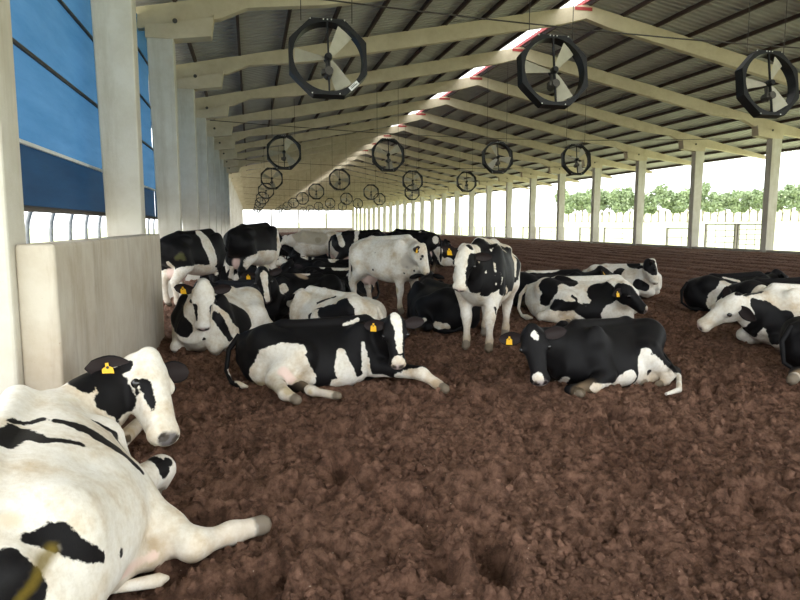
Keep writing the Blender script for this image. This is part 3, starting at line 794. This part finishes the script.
COWS = {}
def cow(label, px, heading, pose='lie', side=1, poll=None, muzzle=None, near=True, paint=(), base='W', tags=('R',), h=0.024, scale=1.0,
        legs=None, group='holstein cows resting in the barn', dz=0.0, loc=None, poll_local=None, face_world=None, crown=None, name='cow', **kw):
    rot = math.radians(heading)
    g = Vector(loc) if loc is not None else ground(px[0], px[1], 0.05)
    if loc is None:
        for _ in range(3): g = ground(px[0], px[1], fz(g.x, g.y))
    g.z = fz(g.x, g.y) + dz
    c_, s_ = math.cos(rot), math.sin(rot)
    def toL(wp):
        d = (np.array(wp, float) - np.array(g)) / scale; return np.array((d[0] * c_ + d[1] * s_, -d[0] * s_ + d[1] * c_, d[2]))
    def toW(lp):
        lp = np.array(lp, float) * scale; return np.array((lp[0] * c_ - lp[1] * s_ + g.x, lp[0] * s_ + lp[1] * c_ + g.y, lp[2] + g.z))
    def on_floor(pp, z=0.05):      # photo pixel of a hoof -> point on the bedding, in the animal frame
        q = ground(pp[0], pp[1], fz(g.x, g.y) + z); return tuple(toL(q))
    sp = {'pose': pose}; sp.update(kw)
    S = side
    if pose == 'lie':
        sp['legs'] = {
            'fl': [((.54, .24, .40), .14), ((.46, .30, .17), .10), ((.75, .23, .09), .062), ((.66, .20, .03), .05), ((.52, .18, .02), .05)],
            'fr': [((.54, -.24, .40), .14), ((.46, -.30, .17), .10), ((.75, -.23, .09), .062), ((.66, -.20, .03), .05), ((.52, -.18, .02), .05)],
            'hl': [((-.52, .17 * S, .46), .22), ((-.16, .40 * S, .34), .15), ((-.40, .50 * S, .14), .085), ((-.56, .52 * S, .09), .062), ((-.28, .58 * S, .04), .042), ((-.12, .60 * S, .03), .045)],
            'hr': [((-.60, -.15 * S, .40), .20), ((-.55, .25 * S, .10), .12), ((-.30, .40 * S, .03), .05), ((-.05, .46 * S, .02), .045)]}
        sp.setdefault('tail', [((-.84, 0, .52), .035), ((-.96, .02 * S, .36), .03), ((-.98, .10 * S, .14), .024), ((-.90, .26 * S, .05), .022), ((-.80, .36 * S, .04), .045), ((-.70, .42 * S, .04), .012)])
        nat = (1.10, 0, .85)
    else:
        sp['legs'] = {}
        for kf, sg, st in (('l', 1, .05), ('r', -1, -.05)):
            sp['legs']['f' + kf] = [((.56, .19 * sg, .98), .15), ((.50, .20 * sg, .80), .115), ((.54 + st, .17 * sg, .46), .066), ((.535 + st, .165 * sg, .38), .05), ((.53 + st, .165 * sg, .15), .043), ((.57 + st, .165 * sg, .05), .058)]
            sp['legs']['h' + kf] = [((-.56, .17 * sg, 1.05), .20), ((-.46, .21 * sg, .82), .15), ((-.68 + st, .17 * sg, .52), .068), ((-.66 + st, .165 * sg, .42), .052), ((-.62 + st, .165 * sg, .15), .047), ((-.57 + st, .165 * sg, .05), .06)]
        sp.setdefault('udder', ((-.44, 0, .66), (.20, .16, .17)))
        sp.setdefault('tail', [((-.86, 0, 1.28), .035), ((-.95, 0, 1.10), .03), ((-.96, 0, .75), .022), ((-.95, 0, .60), .05), ((-.95, 0, .42), .012)])
        nat = (1.15, 0, 1.45)
    if legs:
        for k, chain in legs.items():
            if chain is None: sp['legs'].pop(k, None); continue
            sp['legs'][k] = [((on_floor(p[1:3], p[3]) if (isinstance(p[0], str)) else p), r) for p, r in chain]
    sp['tail'] = [((on_floor(p[1:3], p[3]) if isinstance(p[0], str) else p), r) for p, r in sp['tail']]
    # the head, from the photo pixels of poll and muzzle
    if poll is not None:
        Pw = pick(poll, toW(poll_local or nat)); nbw = toW((.60, 0, .38 if pose == 'lie' else 1.16))
        if np.linalg.norm(Pw - nbw) < .58 * scale:       # keep the neck its natural length
            Pw = min((pick(poll, None, nbw, .62 * scale, nr_) for nr_ in (True, False)), key=lambda q_: np.linalg.norm(q_ - toW(poll_local or nat)))
        sp['poll'] = toL(Pw)
        Mw = pick(muzzle, None, Pw, .50 * sp.get('hs', 1.0) * scale, near); sp['face'] = toL(Mw) - toL(Pw)
    else:
        sp['poll'] = np.array(poll_local or nat); sp['face'] = axes_to_local(rot, face_world) if face_world is not None else np.array((.8, 0, -.55))
    if crown is None and poll is not None:       # a face seen from the front: the forehead looks at the viewer
        tv = nrm(np.array(EYEP) - Pw); crown = tv + np.array((0, 0, .35))
    cw = np.array(crown if crown is not None else (0, 0, 1.0)); sp['crown'] = axes_to_local(rot, cw)
    co, q, tint, eyes, ears, hd = cow_mesh(sp, h)
    # the coat: swept blobs on the hide
    W = np.stack([co[:, 0] * c_ - co[:, 1] * s_, co[:, 0] * s_ + co[:, 1] * c_, co[:, 2]], 1) * scale + np.array(g)
    fld = np.full(len(co), 1.0 if base == 'K' else -1.0)
    for item in sp.get('paint_local', ()):          # blobs given in the animal's own frame
        colr, c0, rad = item; sd = (1 - np.linalg.norm((co - np.array(c0)) / np.array(rad), axis=1)) * min(rad)
        fld = np.maximum(fld, sd) if colr == 'K' else np.minimum(fld, -sd)
    if paint:
        tree = BVHTree.FromPolygons(W.tolist(), q.tolist())
        def hit(px_, py_):
            d = ray(px_, py_); loc_, n_, i_, t_ = tree.ray_cast(EYEP, d)
            if loc_ is not None: return np.array(loc_), t_
            oo = np.array(EYEP); rel = W - oo; t = rel @ np.array(d); dist = np.linalg.norm(rel - t[:, None] * np.array(d), axis=1); i = int(dist.argmin())
            return W[i], t[i]
        for item in paint:
            colr, pts = item[0], item[1]
            hp = [(hit(p[0], p[1]), p[2]) for p in pts]
            hp = [(a, r * t / FPX) for (a, t), r in hp]
            if len(hp) == 1: hp = hp * 2
            sd = np.full(len(co), -9.0)
            for (a, ra), (b, rb) in zip(hp[:-1], hp[1:]):
                ab = b - a; t = np.clip(((W - a) @ ab) / max(ab @ ab, 1e-9), 0, 1)
                sd = np.maximum(sd, ra + t * (rb - ra) - np.linalg.norm(W - a - t[:, None] * ab, axis=1))
            if colr == 'D':                         # caked dung or bare skin: tint instead of coat pattern
                m = np.clip(sd / .03, 0, 1) * .85; sel = m > tint[:, 3]; tint[sel, :3] = item[2]; tint[sel, 3] = m[sel]; continue
            fld = np.maximum(fld, sd) if colr == 'K' else np.minimum(fld, -sd)
    ec = sp.get('ears', 'KK')            # right ear, left ear
    for s_e, ch in ((-1, ec[0]), (1, ec[1])):
        if s_e in ears: fld[ears[s_e][4]:ears[s_e][5]] = 1.0 if ch == 'K' else -1.0
    me = np_mesh(name, co, q, 'coat')
    me.attributes.new('patch', 'FLOAT', 'POINT').data.foreach_set('value', np.clip(fld, -.3, .3).astype(np.float32))
    me.attributes.new('tint', 'FLOAT_COLOR', 'POINT').data.foreach_set('color', tint.ravel())
    o = link(name, me, None, g, (0, 0, rot)); o.scale = (scale,) * 3
    tag(o, label, 'cow', group)
    for ce, r in eyes:
        e = link('eye', eyem, o, tuple(ce)); e.scale = (r,) * 3
    for tname in tags:
        s = -1 if tname == 'R' else 1
        if s not in ears: continue
        pc, e, nn, wd = ears[s][:4]; zz = nrm(np.array((0, 0, 1.0)) - nn * nn[2]); xx = np.cross(-nn, zz)
        tg = link('ear_tag', tagm, o); Mx = Matrix(np.stack([xx, -nn, zz], 1).tolist()).to_4x4(); Mx.translation = Vector(pc + nn * .022 - zz * .005); tg.matrix_local = Mx
        tg['label'] = 'yellow plastic ear tag'
        link('tag_pin', inktag, tg)
    COWS[label] = o
    return o
# ------------------------------------------------------------------ the cows in view
DUNG = (.17, .12, .02)
cow('white cow lying nearest the camera against the low wall, hind leg stretched out', None, 99, loc=(-1.03, 3.08, 0), scale=1.10, side=-1, roll=(-.28, -.25), blades=False, hooks=False,
    poll=(149, 357), muzzle=(177, 431), crown=(.80, -.62, .30), poll_local=(.98, -.12, .86), h=.015, hs=1.02, droop={-1: -.42, 1: .1},
    trunk=[(-.86, .42, .22, .06, 0), (-.76, .53, .08, .19, 0), (-.58, .61, .0, .28, 0), (-.34, .64, -.04, .36, 0), (-.1, .63, -.07, .43, 0), (.15, .63, -.07, .45, 0), (.4, .655, -.05, .39, 0), (.58, .68, 0, .31, 0), (.74, .61, .07, .25, 0), (.88, .47, .16, .14, 0)], nose=(.10, .09, .10), ears='KK',
    legs={'hl': [((-.46, -.15, .40), .19), (('px', 112, 496, .28), .145), (('px', 165, 530, .13), .085), (('px', 193, 545, .09), .062), (('px', 232, 533, .06), .044), (('px', 262, 525, .05), .048)],
          'hr': [((-.60, -.06, .34), .15), (('px', 50, 590, .20), .06), (('px', 105, 572, .13), .062), (('px', 150, 557, .07), .045), (('px', 162, 552, .05), .04)],
          'fr': [((.54, -.24, .40), .14), ((.40, -.32, .17), .10), (('px', 160, 470, .14), .075), (('px', 157, 482, .07), .05), (('px', 152, 490, .04), .05)],
          'fl': [((.54, .24, .40), .14), ((.60, .10, .17), .10), ((.86, -.10, .08), .06), (('px', 140, 423, .05), .05)]},
    tail=[((-.84, 0, .46), .035), ((-.94, -.05, .30), .03), (('px', 45, 600, .08), .02), (('px', 100, 591, .06), .018), (('px', 160, 580, .05), .03), (('px', 168, 578, .04), .01)],
    paint=[('K', [(95, 374, 9), (112, 386, 15), (122, 402, 12)]), ('K', [(66, 372, 6), (85, 384, 10)]), ('K', [(80, 370, 8), (100, 374, 10)]), ('K', [(104, 374, 6), (128, 366, 5)]), ('K', [(102, 400, 8), (118, 412, 7)]),
           ('K', [(146, 384, 5), (149, 395, 5), (153, 408, 3)]), ('K', [(136, 384, 2), (137, 394, 2)]),
           ('K', [(3, 440, 13), (20, 433, 12), (42, 440, 7), (80, 444, 4)]), ('K', [(10, 421, 4), (42, 419, 3.5)]),
           ('K', [(58, 421, 5), (85, 429, 10), (105, 441, 10), (125, 455, 7), (142, 472, 4)]), ('W', [(70, 430, 1.5), (100, 446, 2), (120, 462, 2)]), ('K', [(92, 420, 2.5), (115, 434, 4), (137, 456, 3.5)]),
           ('K', [(117, 422, 2.5), (130, 438, 4), (145, 458, 4)]), ('K', [(152, 458, 4), (163, 468, 10)]), ('K', [(168, 462, 5)]),
           ('K', [(30, 540, 7), (55, 537, 13), (80, 550, 9), (103, 558, 4)]), ('K', [(0, 580, 28), (30, 592, 16)]), ('K', [(121, 553, 4)]),
           ('D', [(52, 550, 9), (40, 565, 11), (32, 585, 10), (20, 598, 8)], DUNG), ('D', [(58, 548, 4)], (.55, .48, .36)),
           ('D', [(40, 403, 2), (75, 400, 4)], (.60, .53, .38)), ('D', [(125, 573, 9), (155, 555, 7)], (.72, .52, .44)), ('D', [(10, 520, 12)], (.66, .55, .40))])
cow('black and white cow lying in front centre, foreleg stretched out to its side', (317, 376), -9, side=-1, scale=.95, dz=-.04, poll=(394, 318), muzzle=(398, 365), poll_local=(.95, -.62, .72), base='K',
    nose=(.45, .34, .33), roll=(.12, 0),
    legs={'fr': [((.54, -.24, .38), .14), ((.66, -.30, .20), .10), (('px', 421, 373, .15), .068), (('px', 437, 384, .06), .047), (('px', 445, 389, .04), .052)],
          'hl': [((-.52, -.17, .44), .22), ((-.14, -.40, .34), .16), ((-.40, -.54, .14), .09), (('px', 285, 394, .06), .055), (('px', 297, 400, .04), .05)],
          'hr': [((-.60, .15, .40), .20), ((-.45, -.25, .10), .12), (('px', 312, 391, .04), .045), (('px', 338, 396, .04), .042)]},
    extra=[((-.30, -.40, .20), (.18, .16, .15))],
    paint=[('W', [(256, 376, 9), (268, 358, 11), (285, 352, 10), (300, 350, 7)]), ('W', [(262, 380, 12), (290, 366, 18), (304, 378, 12)]), ('W', [(250, 385, 7), (285, 390, 10), (310, 388, 8)]),
           ('W', [(312, 386, 7), (345, 386, 7), (385, 387, 6)]), ('W', [(341, 352, 4), (343, 368, 9), (347, 378, 10)]), ('W', [(344, 325, 1.5), (357, 320, 2.5)]),
           ('W', [(363, 343, 2), (365, 358, 3.5), (368, 374, 6)]), ('W', [(396, 316, 6), (399, 332, 4.5), (400, 350, 3.5)]), ('W', [(399, 364, 8)]),
           ('W', [(402, 384, 8), (424, 376, 9), (447, 390, 9)]), ('W', [(285, 396, 8), (300, 402, 7)]), ('W', [(262, 384, 9), (280, 386, 9)]), ('W', [(315, 393, 6), (340, 397, 6)]), ('W', [(234, 372, 3), (242, 383, 4)]),
           ('D', [(283, 372, 7), (292, 380, 6)], (.74, .55, .48)), ('D', [(255, 386, 6), (290, 392, 7), (310, 392, 5)], (.45, .35, .20)), ('D', [(435, 383, 6), (446, 390, 7)], (.40, .29, .18))])
cow('mostly black cow lying at right, small white star on its forehead', (605, 374), 203, side=1, scale=.95, dz=-.05, hs=1.1, tail=[((-.84, 0, .42), .035), ((-.98, .02, .28), .03), (('px', 679, 376, .10), .024), (('px', 679, 390, .05), .03), (('px', 666, 394, .04), .015)], poll=(532, 329), muzzle=(541, 381), poll_local=(1.0, .40, .72), base='K', nose=(.35, .30, .29),
    legs={'fl': [((.54, .24, .38), .15), ((.50, .36, .18), .11), ((.78, .42, .12), .075), (('px', 570, 390, .04), .05), (('px', 581, 393, .04), .05)]},
    paint=[('W', [(595, 388, 5), (612, 386, 8), (628, 380, 10)]), ('W', [(646, 352, 4), (643, 368, 8), (638, 386, 9)]), ('W', [(652, 362, 7), (660, 378, 12), (673, 389, 9)]), ('K', [(649, 372, 3)]),
           ('W', [(566, 379, 4), (556, 384, 3)]), ('W', [(578, 395, 5)]), ('W', [(534, 334, 3.5), (536, 337, 3)]), ('W', [(538, 378, 6)]), ('W', [(674, 374, 4), (681, 380, 5), (678, 390, 6), (668, 393, 5)]),
           ('D', [(655, 394, 5), (672, 390, 6)], (.48, .37, .22))])
cow('black and white cow standing face on, wide white blaze and white forelegs', None, 237, 'stand', scale=.97, loc=tuple(ground(476, 353) + Vector((.34, .53, 0))), poll=(467, 250), muzzle=(457, 299), poll_local=(1.12, .05, 1.33),
    nose=(.55, .38, .36), group='holstein cows standing in the barn', mud=.8, paint_local=[('K', (.05, .36, 1.12), (.62, .26, .36)), ('K', (.1, -.36, 1.12), (.5, .26, .3))],
    paint=[('K', [(482, 244, 7), (485, 262, 12), (486, 280, 13), (487, 290, 8)]), ('K', [(475, 262, 9), (476, 285, 9)]), ('K', [(500, 254, 9), (505, 275, 10), (503, 290, 6)]), ('K', [(492, 262, 8), (495, 285, 8)]), ('K', [(476, 243, 7), (490, 245, 7), (503, 248, 6)]), ('K', [(470, 246, 5)]), ('K', [(508, 255, 14), (509, 272, 16), (507, 286, 10)]),
           ('W', [(475, 247, 3), (477, 252, 2)]), ('W', [(489, 243, 1.5), (506, 252, 1.5)]), ('W', [(494, 262, .8), (496, 284, 1)]), ('W', [(486, 272, 1.2)]), ('W', [(506, 286, 1), (507, 292, 2)]), ('W', [(511, 243, 4), (515, 260, 2.5), (515, 275, 2)]),
           ('K', [(470, 262, 4), (468, 280, 3.5)]), ('W', [(464, 254, 6), (459, 275, 5), (456, 293, 7)]), ('K', [(495, 308, 1.5), (496, 314, 1)]), ('K', [(472, 257, 4), (469, 272, 4), (467, 285, 2.5)]), ('K', [(453, 262, 2.5), (452, 272, 1.5)])])
cow('white cow standing sideways behind the lying herd, few small dark flecks', (386, 311), -52, 'stand', scale=.97, poll=(423, 246), muzzle=(434, 283), crown=(.85, -.45, .45), poll_local=(1.2, .05, 1.3), nose=(.30, .22, .20), tags=('R', 'L'),
    group='holstein cows standing in the barn', mud=.8,
    paint=[('K', [(407, 267, 1.5)]), ('K', [(411, 262, 1.2)]), ('K', [(414, 271, 1.2)]), ('K', [(404, 273, 1)]), ('K', [(373, 270, 1.2)]), ('K', [(375, 253, .8)]), ('K', [(421, 259, 1.5)]),
           ('D', [(372, 287, 4), (392, 290, 5)], (.45, .31, .18)), ('D', [(358, 262, 3), (357, 290, 3)], (.62, .5, .34)), ('D', [(408, 262, 8)], (.52, .47, .40))])
cow('black and white cow lying beyond the low wall, white face towards the camera', (221, 343), 250, side=1, scale=1.08, poll=(203, 285), muzzle=(203, 333), poll_local=(1.02, -.05, .95), nose=(.48, .34, .32),
    paint=[('K', [(170, 298, 11), (176, 315, 14), (184, 328, 9)]), ('K', [(170, 288, 5), (190, 283, 4), (214, 284, 4)]), ('K', [(222, 298, 10), (232, 310, 15), (243, 318, 13), (243, 332, 7)]), ('K', [(216, 316, 5), (230, 338, 3)]),
           ('W', [(216, 310, 1), (230, 328, 1.2)]), ('W', [(241, 297, 2), (254, 312, 2)]), ('W', [(203, 290, 9), (203, 310, 8), (203, 328, 7)]), ('K', [(195, 307, 3), (197, 320, 1.5)]), ('K', [(211, 307, 3), (210, 318, 1.2)]), ('K', [(204, 339, 1.5)])])
cow('black and white cow lying behind the black cow, dark head low to the right', (580, 319), -33, side=-1, scale=1.06, poll=(624, 284), muzzle=(656, 314), crown=(0, -.3, 1), poll_local=(1.02, -.1, .62), base='W', tags=('R',), nose=(.5, .38, .36), 
    paint=[('K', [(600, 292, 12), (615, 296, 15), (630, 300, 14), (650, 308, 12)]), ('K', [(600, 300, 8), (595, 310, 6)]), ('K', [(548, 285, 9), (560, 280, 7), (572, 283, 6)]), ('K', [(545, 300, 6), (552, 290, 6)]),
           ('K', [(555, 305, 6), (575, 306, 5), (595, 318, 6)]), ('K', [(572, 296, 1.5), (588, 306, 2)]), ('W', [(656, 311, 4)]), ('W', [(622, 322, 6), (635, 320, 4)])])
cow('black cow with white withers lying between two others near the standing cow', (548, 305), -25, side=-1, poll_local=(1.0, .2, .75), face_world=(.8, -.2, -.4), base='K', h=.03,
    paint=[('W', [(520, 252, 3), (527, 260, 4)]), ('W', [(530, 264, 4), (545, 266, 4), (556, 270, 3)])])
cow('white-bodied cow lying far right by the furrows, black head with white blaze', (620, 294), -48, side=-1, poll=(653, 261), muzzle=(661, 288), crown=(.9, -.3, .4), base='W', h=.028, tags=(),
    paint=[('K', [(632, 262, 5), (645, 263, 6), (655, 268, 7)]), ('K', [(612, 278, 5), (620, 270, 4)]), ('K', [(638, 284, 5), (645, 287, 4)]), ('W', [(661, 264, 3), (661, 285, 3)]), ('D', [(623, 282, 2)], (.5, .2, .05)), ('K', [(654, 272, 3)])])
cow('black cow with white midriff lying behind the white-headed cow at right', (729, 309), -12, 'lie', side=-1, scale=.95, poll_local=(1.0, .2, .72), face_world=(.8, -.1, -.4), base='K', h=.028, tags=(),
    paint=[('W', [(726, 284, 5), (716, 298, 7), (714, 310, 8)]), ('W', [(735, 286, 8), (730, 300, 9)]), ('W', [(745, 288, 6)]), ('W', [(725, 278, 2), (738, 281, 2)])])
cow('white-headed cow with black patches lying at the right edge, muzzle stretched left', (803, 341), 188, side=1, scale=1.12, poll=(737, 297), muzzle=(694, 325), hs=1.05, poll_local=(1.12, .0, .68), near=True, h=.022, tags=(), crown=(-.3, -.4, .8), nose=(.40, .27, .25),
    paint=[('K', [(755, 303, 5), (765, 312, 10), (780, 325, 10), (775, 337, 7)]), ('K', [(748, 332, 8), (755, 325, 6)]), ('K', [(738, 293, 3), (760, 292, 3)]), ('K', [(785, 318, 7)])])
cow('dark cow with tagged ear lying behind the white-headed cow by the right edge', (778, 320), -20, side=-1, poll=(790, 286), muzzle=(803, 308), poll_local=(.8, -.2, .85), base='K', h=.028, tags=('R',), paint=[('W', [(797, 290, 3)])])
cow('black cow cut off by the right edge of the view, white hoof on the bedding', (858, 371), -6, side=-1, poll_local=(1.1, .1, .8), face_world=(.8, .3, -.3), base='K', h=.025, tags=(),
    legs={'hl': [((-.56, -.17, .42), .22), ((-.50, -.40, .28), .15), ((-.66, -.46, .14), .085), (('px', 797, 374, .08), .062), (('px', 792, 380, .05), .055)]}, paint=[('W', [(795, 378, 9)])])
cow('black-flanked cow standing at the end of the low wall, dung on its side', None, 55, 'stand', loc=(-1.12, 13.2, 0), poll_local=(1.15, .4, 1.25), face_world=(.5, .8, -.3), base='K', h=.028, tags=(), group='holstein cows standing in the barn', paint_local=[('W', (-.3, -.30, .60), (.75, .3, .22)), ('W', (-.6, 0, .4), (.4, .5, .35))],
    paint=[('W', [(200, 234, 5), (208, 246, 7), (214, 262, 6)]), ('W', [(168, 263, 2), (185, 280, 3)]), ('W', [(190, 277, 6)]), ('W', [(170, 290, 6)]), ('D', [(177, 258, 3), (181, 256, 4), (184, 259, 2.5)], (.09, .09, .035))])
cow('tall black-backed cow with white belly standing beyond the low wall', None, 58, 'stand', loc=(.05, 15.7, 0), scale=1.12, poll_local=(1.2, .3, 1.3), face_world=(.5, .8, -.3), base='K', h=.028, tags=(), group='holstein cows standing in the barn', paint_local=[('W', (0, -.30, .66), (.75, .3, .26)), ('W', (.62, -.2, 1.0), (.2, .3, .4))],
    paint=[('W', [(218, 270, 5), (235, 273, 6), (250, 271, 6)]), ('W', [(258, 262, 8), (262, 270, 8)]), ('W', [(232, 228, 4)]), ('W', [(203, 240, 5), (214, 255, 3)])])
cow('black cow lying with narrow white blaze, facing the camera beside the white-faced cow', (240, 322), -35, side=-1, poll=(262, 271), muzzle=(268, 308), poll_local=(.95, -.35, .92), base='K', h=.026,
    paint=[('W', [(264, 275, 4), (266, 288, 2.5), (268, 300, 3)]), ('W', [(281, 290, 5)])])
cow('black cow with tan muddy flank lying in the middle of the herd', (303, 309), 195, side=1, poll_local=(.9, -.3, .8), face_world=(-.5, .6, -.4), base='K', h=.03, tags=(),
    paint=[('D', [(295, 262, 3), (305, 278, 4)], (.40, .30, .20)), ('W', [(284, 288, 5)]), ('W', [(306, 272, 4), (300, 264, 3)]), ('D', [(285, 305, 6)], (.25, .16, .10))])
cow('all black cow lying behind the white standing cow', (334, 300), 185, side=1, poll_local=(.95, .2, .85), face_world=(-.6, -.6, -.4), base='K', h=.03, tags=(), paint=[('W', [(335, 263, 4), (345, 266, 5)]), ('W', [(322, 262, 3)]), ('W', [(350, 274, 4)])])
cow('white cow with black saddle lying behind the front centre cow', (336, 338), 125, side=1, poll_local=(1.0, -.2, .6), face_world=(-.3, .8, -.3), base='W', h=.026, tags=(),
    paint=[('K', [(326, 312, 9), (345, 313, 10), (342, 304, 8)]), ('K', [(318, 303, 2), (335, 297, 2)]), ('K', [(310, 316, 3), (320, 308, 2)])])
cow('black cow lying between the two standing cows, white chest on the bedding', (442, 325), 100, side=1, poll_local=(1.0, -.2, .8), face_world=(.3, .9, -.2), base='K', h=.028, tags=(), paint=[('W', [(436, 325, 4), (446, 327, 4)]), ('W', [(424, 320, 3)])])
cow('black and white cow standing far back against the bright end columns', None, 150, 'stand', loc=(5.2, 20.5, 0), poll_local=(1.1, .3, 1.3), face_world=(-.3, .9, -.3), base='K', h=.035, tags=(), group='holstein cows standing in the barn', paint=[('W', [(436, 240, 4)]), ('W', [(420, 232, 1.5)])])
cow('dirty white cow standing far back in the crowd', None, 170, 'stand', loc=(2.3, 22.0, 0), poll_local=(1.1, .4, 1.25), face_world=(-.3, .9, -.3), base='W', h=.035, tags=(), group='holstein cows standing in the barn', paint=[('D', [(300, 235, 8), (320, 238, 8)], (.42, .36, .26)), ('K', [(318, 240, 3)])])
cow('black cow with white shoulder band standing far back in the crowd', None, -10, 'stand', loc=(3.3, 19.6, 0), poll_local=(1.1, .4, 1.2), face_world=(.3, .9, -.3), base='K', h=.035, tags=(), group='holstein cows standing in the barn', paint=[('W', [(338, 232, 3), (342, 244, 3)]), ('W', [(357, 232, 2.5), (356, 242, 2)])])

# ------------------------------------------------------------------ the crowd far back: copies of four animals
protos = []
for i, (pose, pl, fw) in enumerate((('lie', (1.05, .15, .90), (.7, .5, -.4)), ('lie', (.95, -.4, .80), (.3, -.9, -.3)), ('lie', (1.1, 0, 1.0), (.9, .1, -.35)), ('stand', (1.1, .1, 1.2), (.8, 0, -.5)))):
    o = cow('x', None, 0, pose, loc=(0, 0, 0), poll_local=pl, face_world=fw, h=.045, tags=(), side=1 if i % 2 else -1)
    o.data.materials[0] = MATS['coat_far']; protos.append(o)
pr = np.random.default_rng(11); spots = []
for yb in np.arange(17.5, 58, 2.2):
    for xb in np.arange(-.2, 9.5 if yb > 24 else 5.0, 2.6):
        x = xb + pr.uniform(-.2, .2); y = yb + pr.uniform(-.4, .4)
        if yb < 24 and any(abs(x - q[0]) < 1.7 and abs(y - q[1]) < 2.0 for q in ((5.2, 20.5), (2.3, 20.5), (3.3, 19.6))): continue
        if pr.random() < .22: continue
        spots.append((x, y))
used = set()
def far_cow(k, x, y, rz, label, group):
    src = protos[k]
    if k not in used:
        used.add(k); o = src; kids = []
    else:
        o = src.copy(); COL.objects.link(o); kids = [c for c in src.children]
        for c in kids:
            d = c.copy(); COL.objects.link(d); d.parent = o
    o.location = (x, y, fz(x, y)); o.rotation_euler = (0, 0, rz); tag(o, label, 'cow', group); return o
for x, y in spots:
    k = int(pr.choice([0, 1, 2, 3], p=[.36, .28, .28, .08]))
    if k == 3 and y < 30: k = 0
    if y > 40 and 3 not in used: k = 3
    far_cow(k, x, y, float(pr.choice([0, math.pi]) + pr.normal(0, .4)), 'black and white cow standing in the far crowd' if k == 3 else 'black and white cow lying in the crowd deep inside the barn', 'holstein cows crowding the far part of the barn')
for i, (x, y, rz) in enumerate(((-4.9, 15.2, 1.2), (-5.2, 18.4, 2.0), (-4.8, 21.4, 1.4))):
    far_cow(i % 3, x, y, rz, f'cow lying by the stall dividers behind the low wall, {ORD[i]} from the camera', 'cows lying in the feed alley')
# ------------------------------------------------------------------ loose clods lying on the bedding
def clods():
    r = np.random.default_rng(5)
    b = bmesh.new(); bmesh.ops.create_icosphere(b, subdivisions=1, radius=1); b.verts.ensure_lookup_table()
    V = np.array([v.co[:] for v in b.verts]); T = np.array([[v.index for v in f.verts] for f in b.faces]); b.free()
    n = 22000
    y = 1.9 + 9.5 * r.random(n) ** 1.7; x = r.uniform(-1.0, 1.0, n) * 0 + (-1.3 + r.random(n) * (1.9 + y * 1.0))
    x = np.where(y > 3.8, np.maximum(x, -1.12 + 0.3 * r.random(n)), x)
    s = 0.006 + 0.024 * r.random(n) ** 3.5
    z = floor_z(x, y) + s * 0.25
    vv = V[None] * (1 + 0.35 * r.normal(size=(n, len(V), 1)).clip(-1.2, 1.2)) * s[:, None, None] * r.uniform(.7, 1.3, (n, 1, 3))
    co = vv + np.stack([x, y, z], 1)[:, None, :]
    f = T[None] + (np.arange(n) * len(V))[:, None, None]
    o = link('compost_clods', np_mesh('compost_clods', co.reshape(-1, 3), f.reshape(-1, 3), 'compost', False))
    tag(o, 'loose brown compost clods scattered over the bedding in the foreground', 'clods', kind='stuff')
clods()
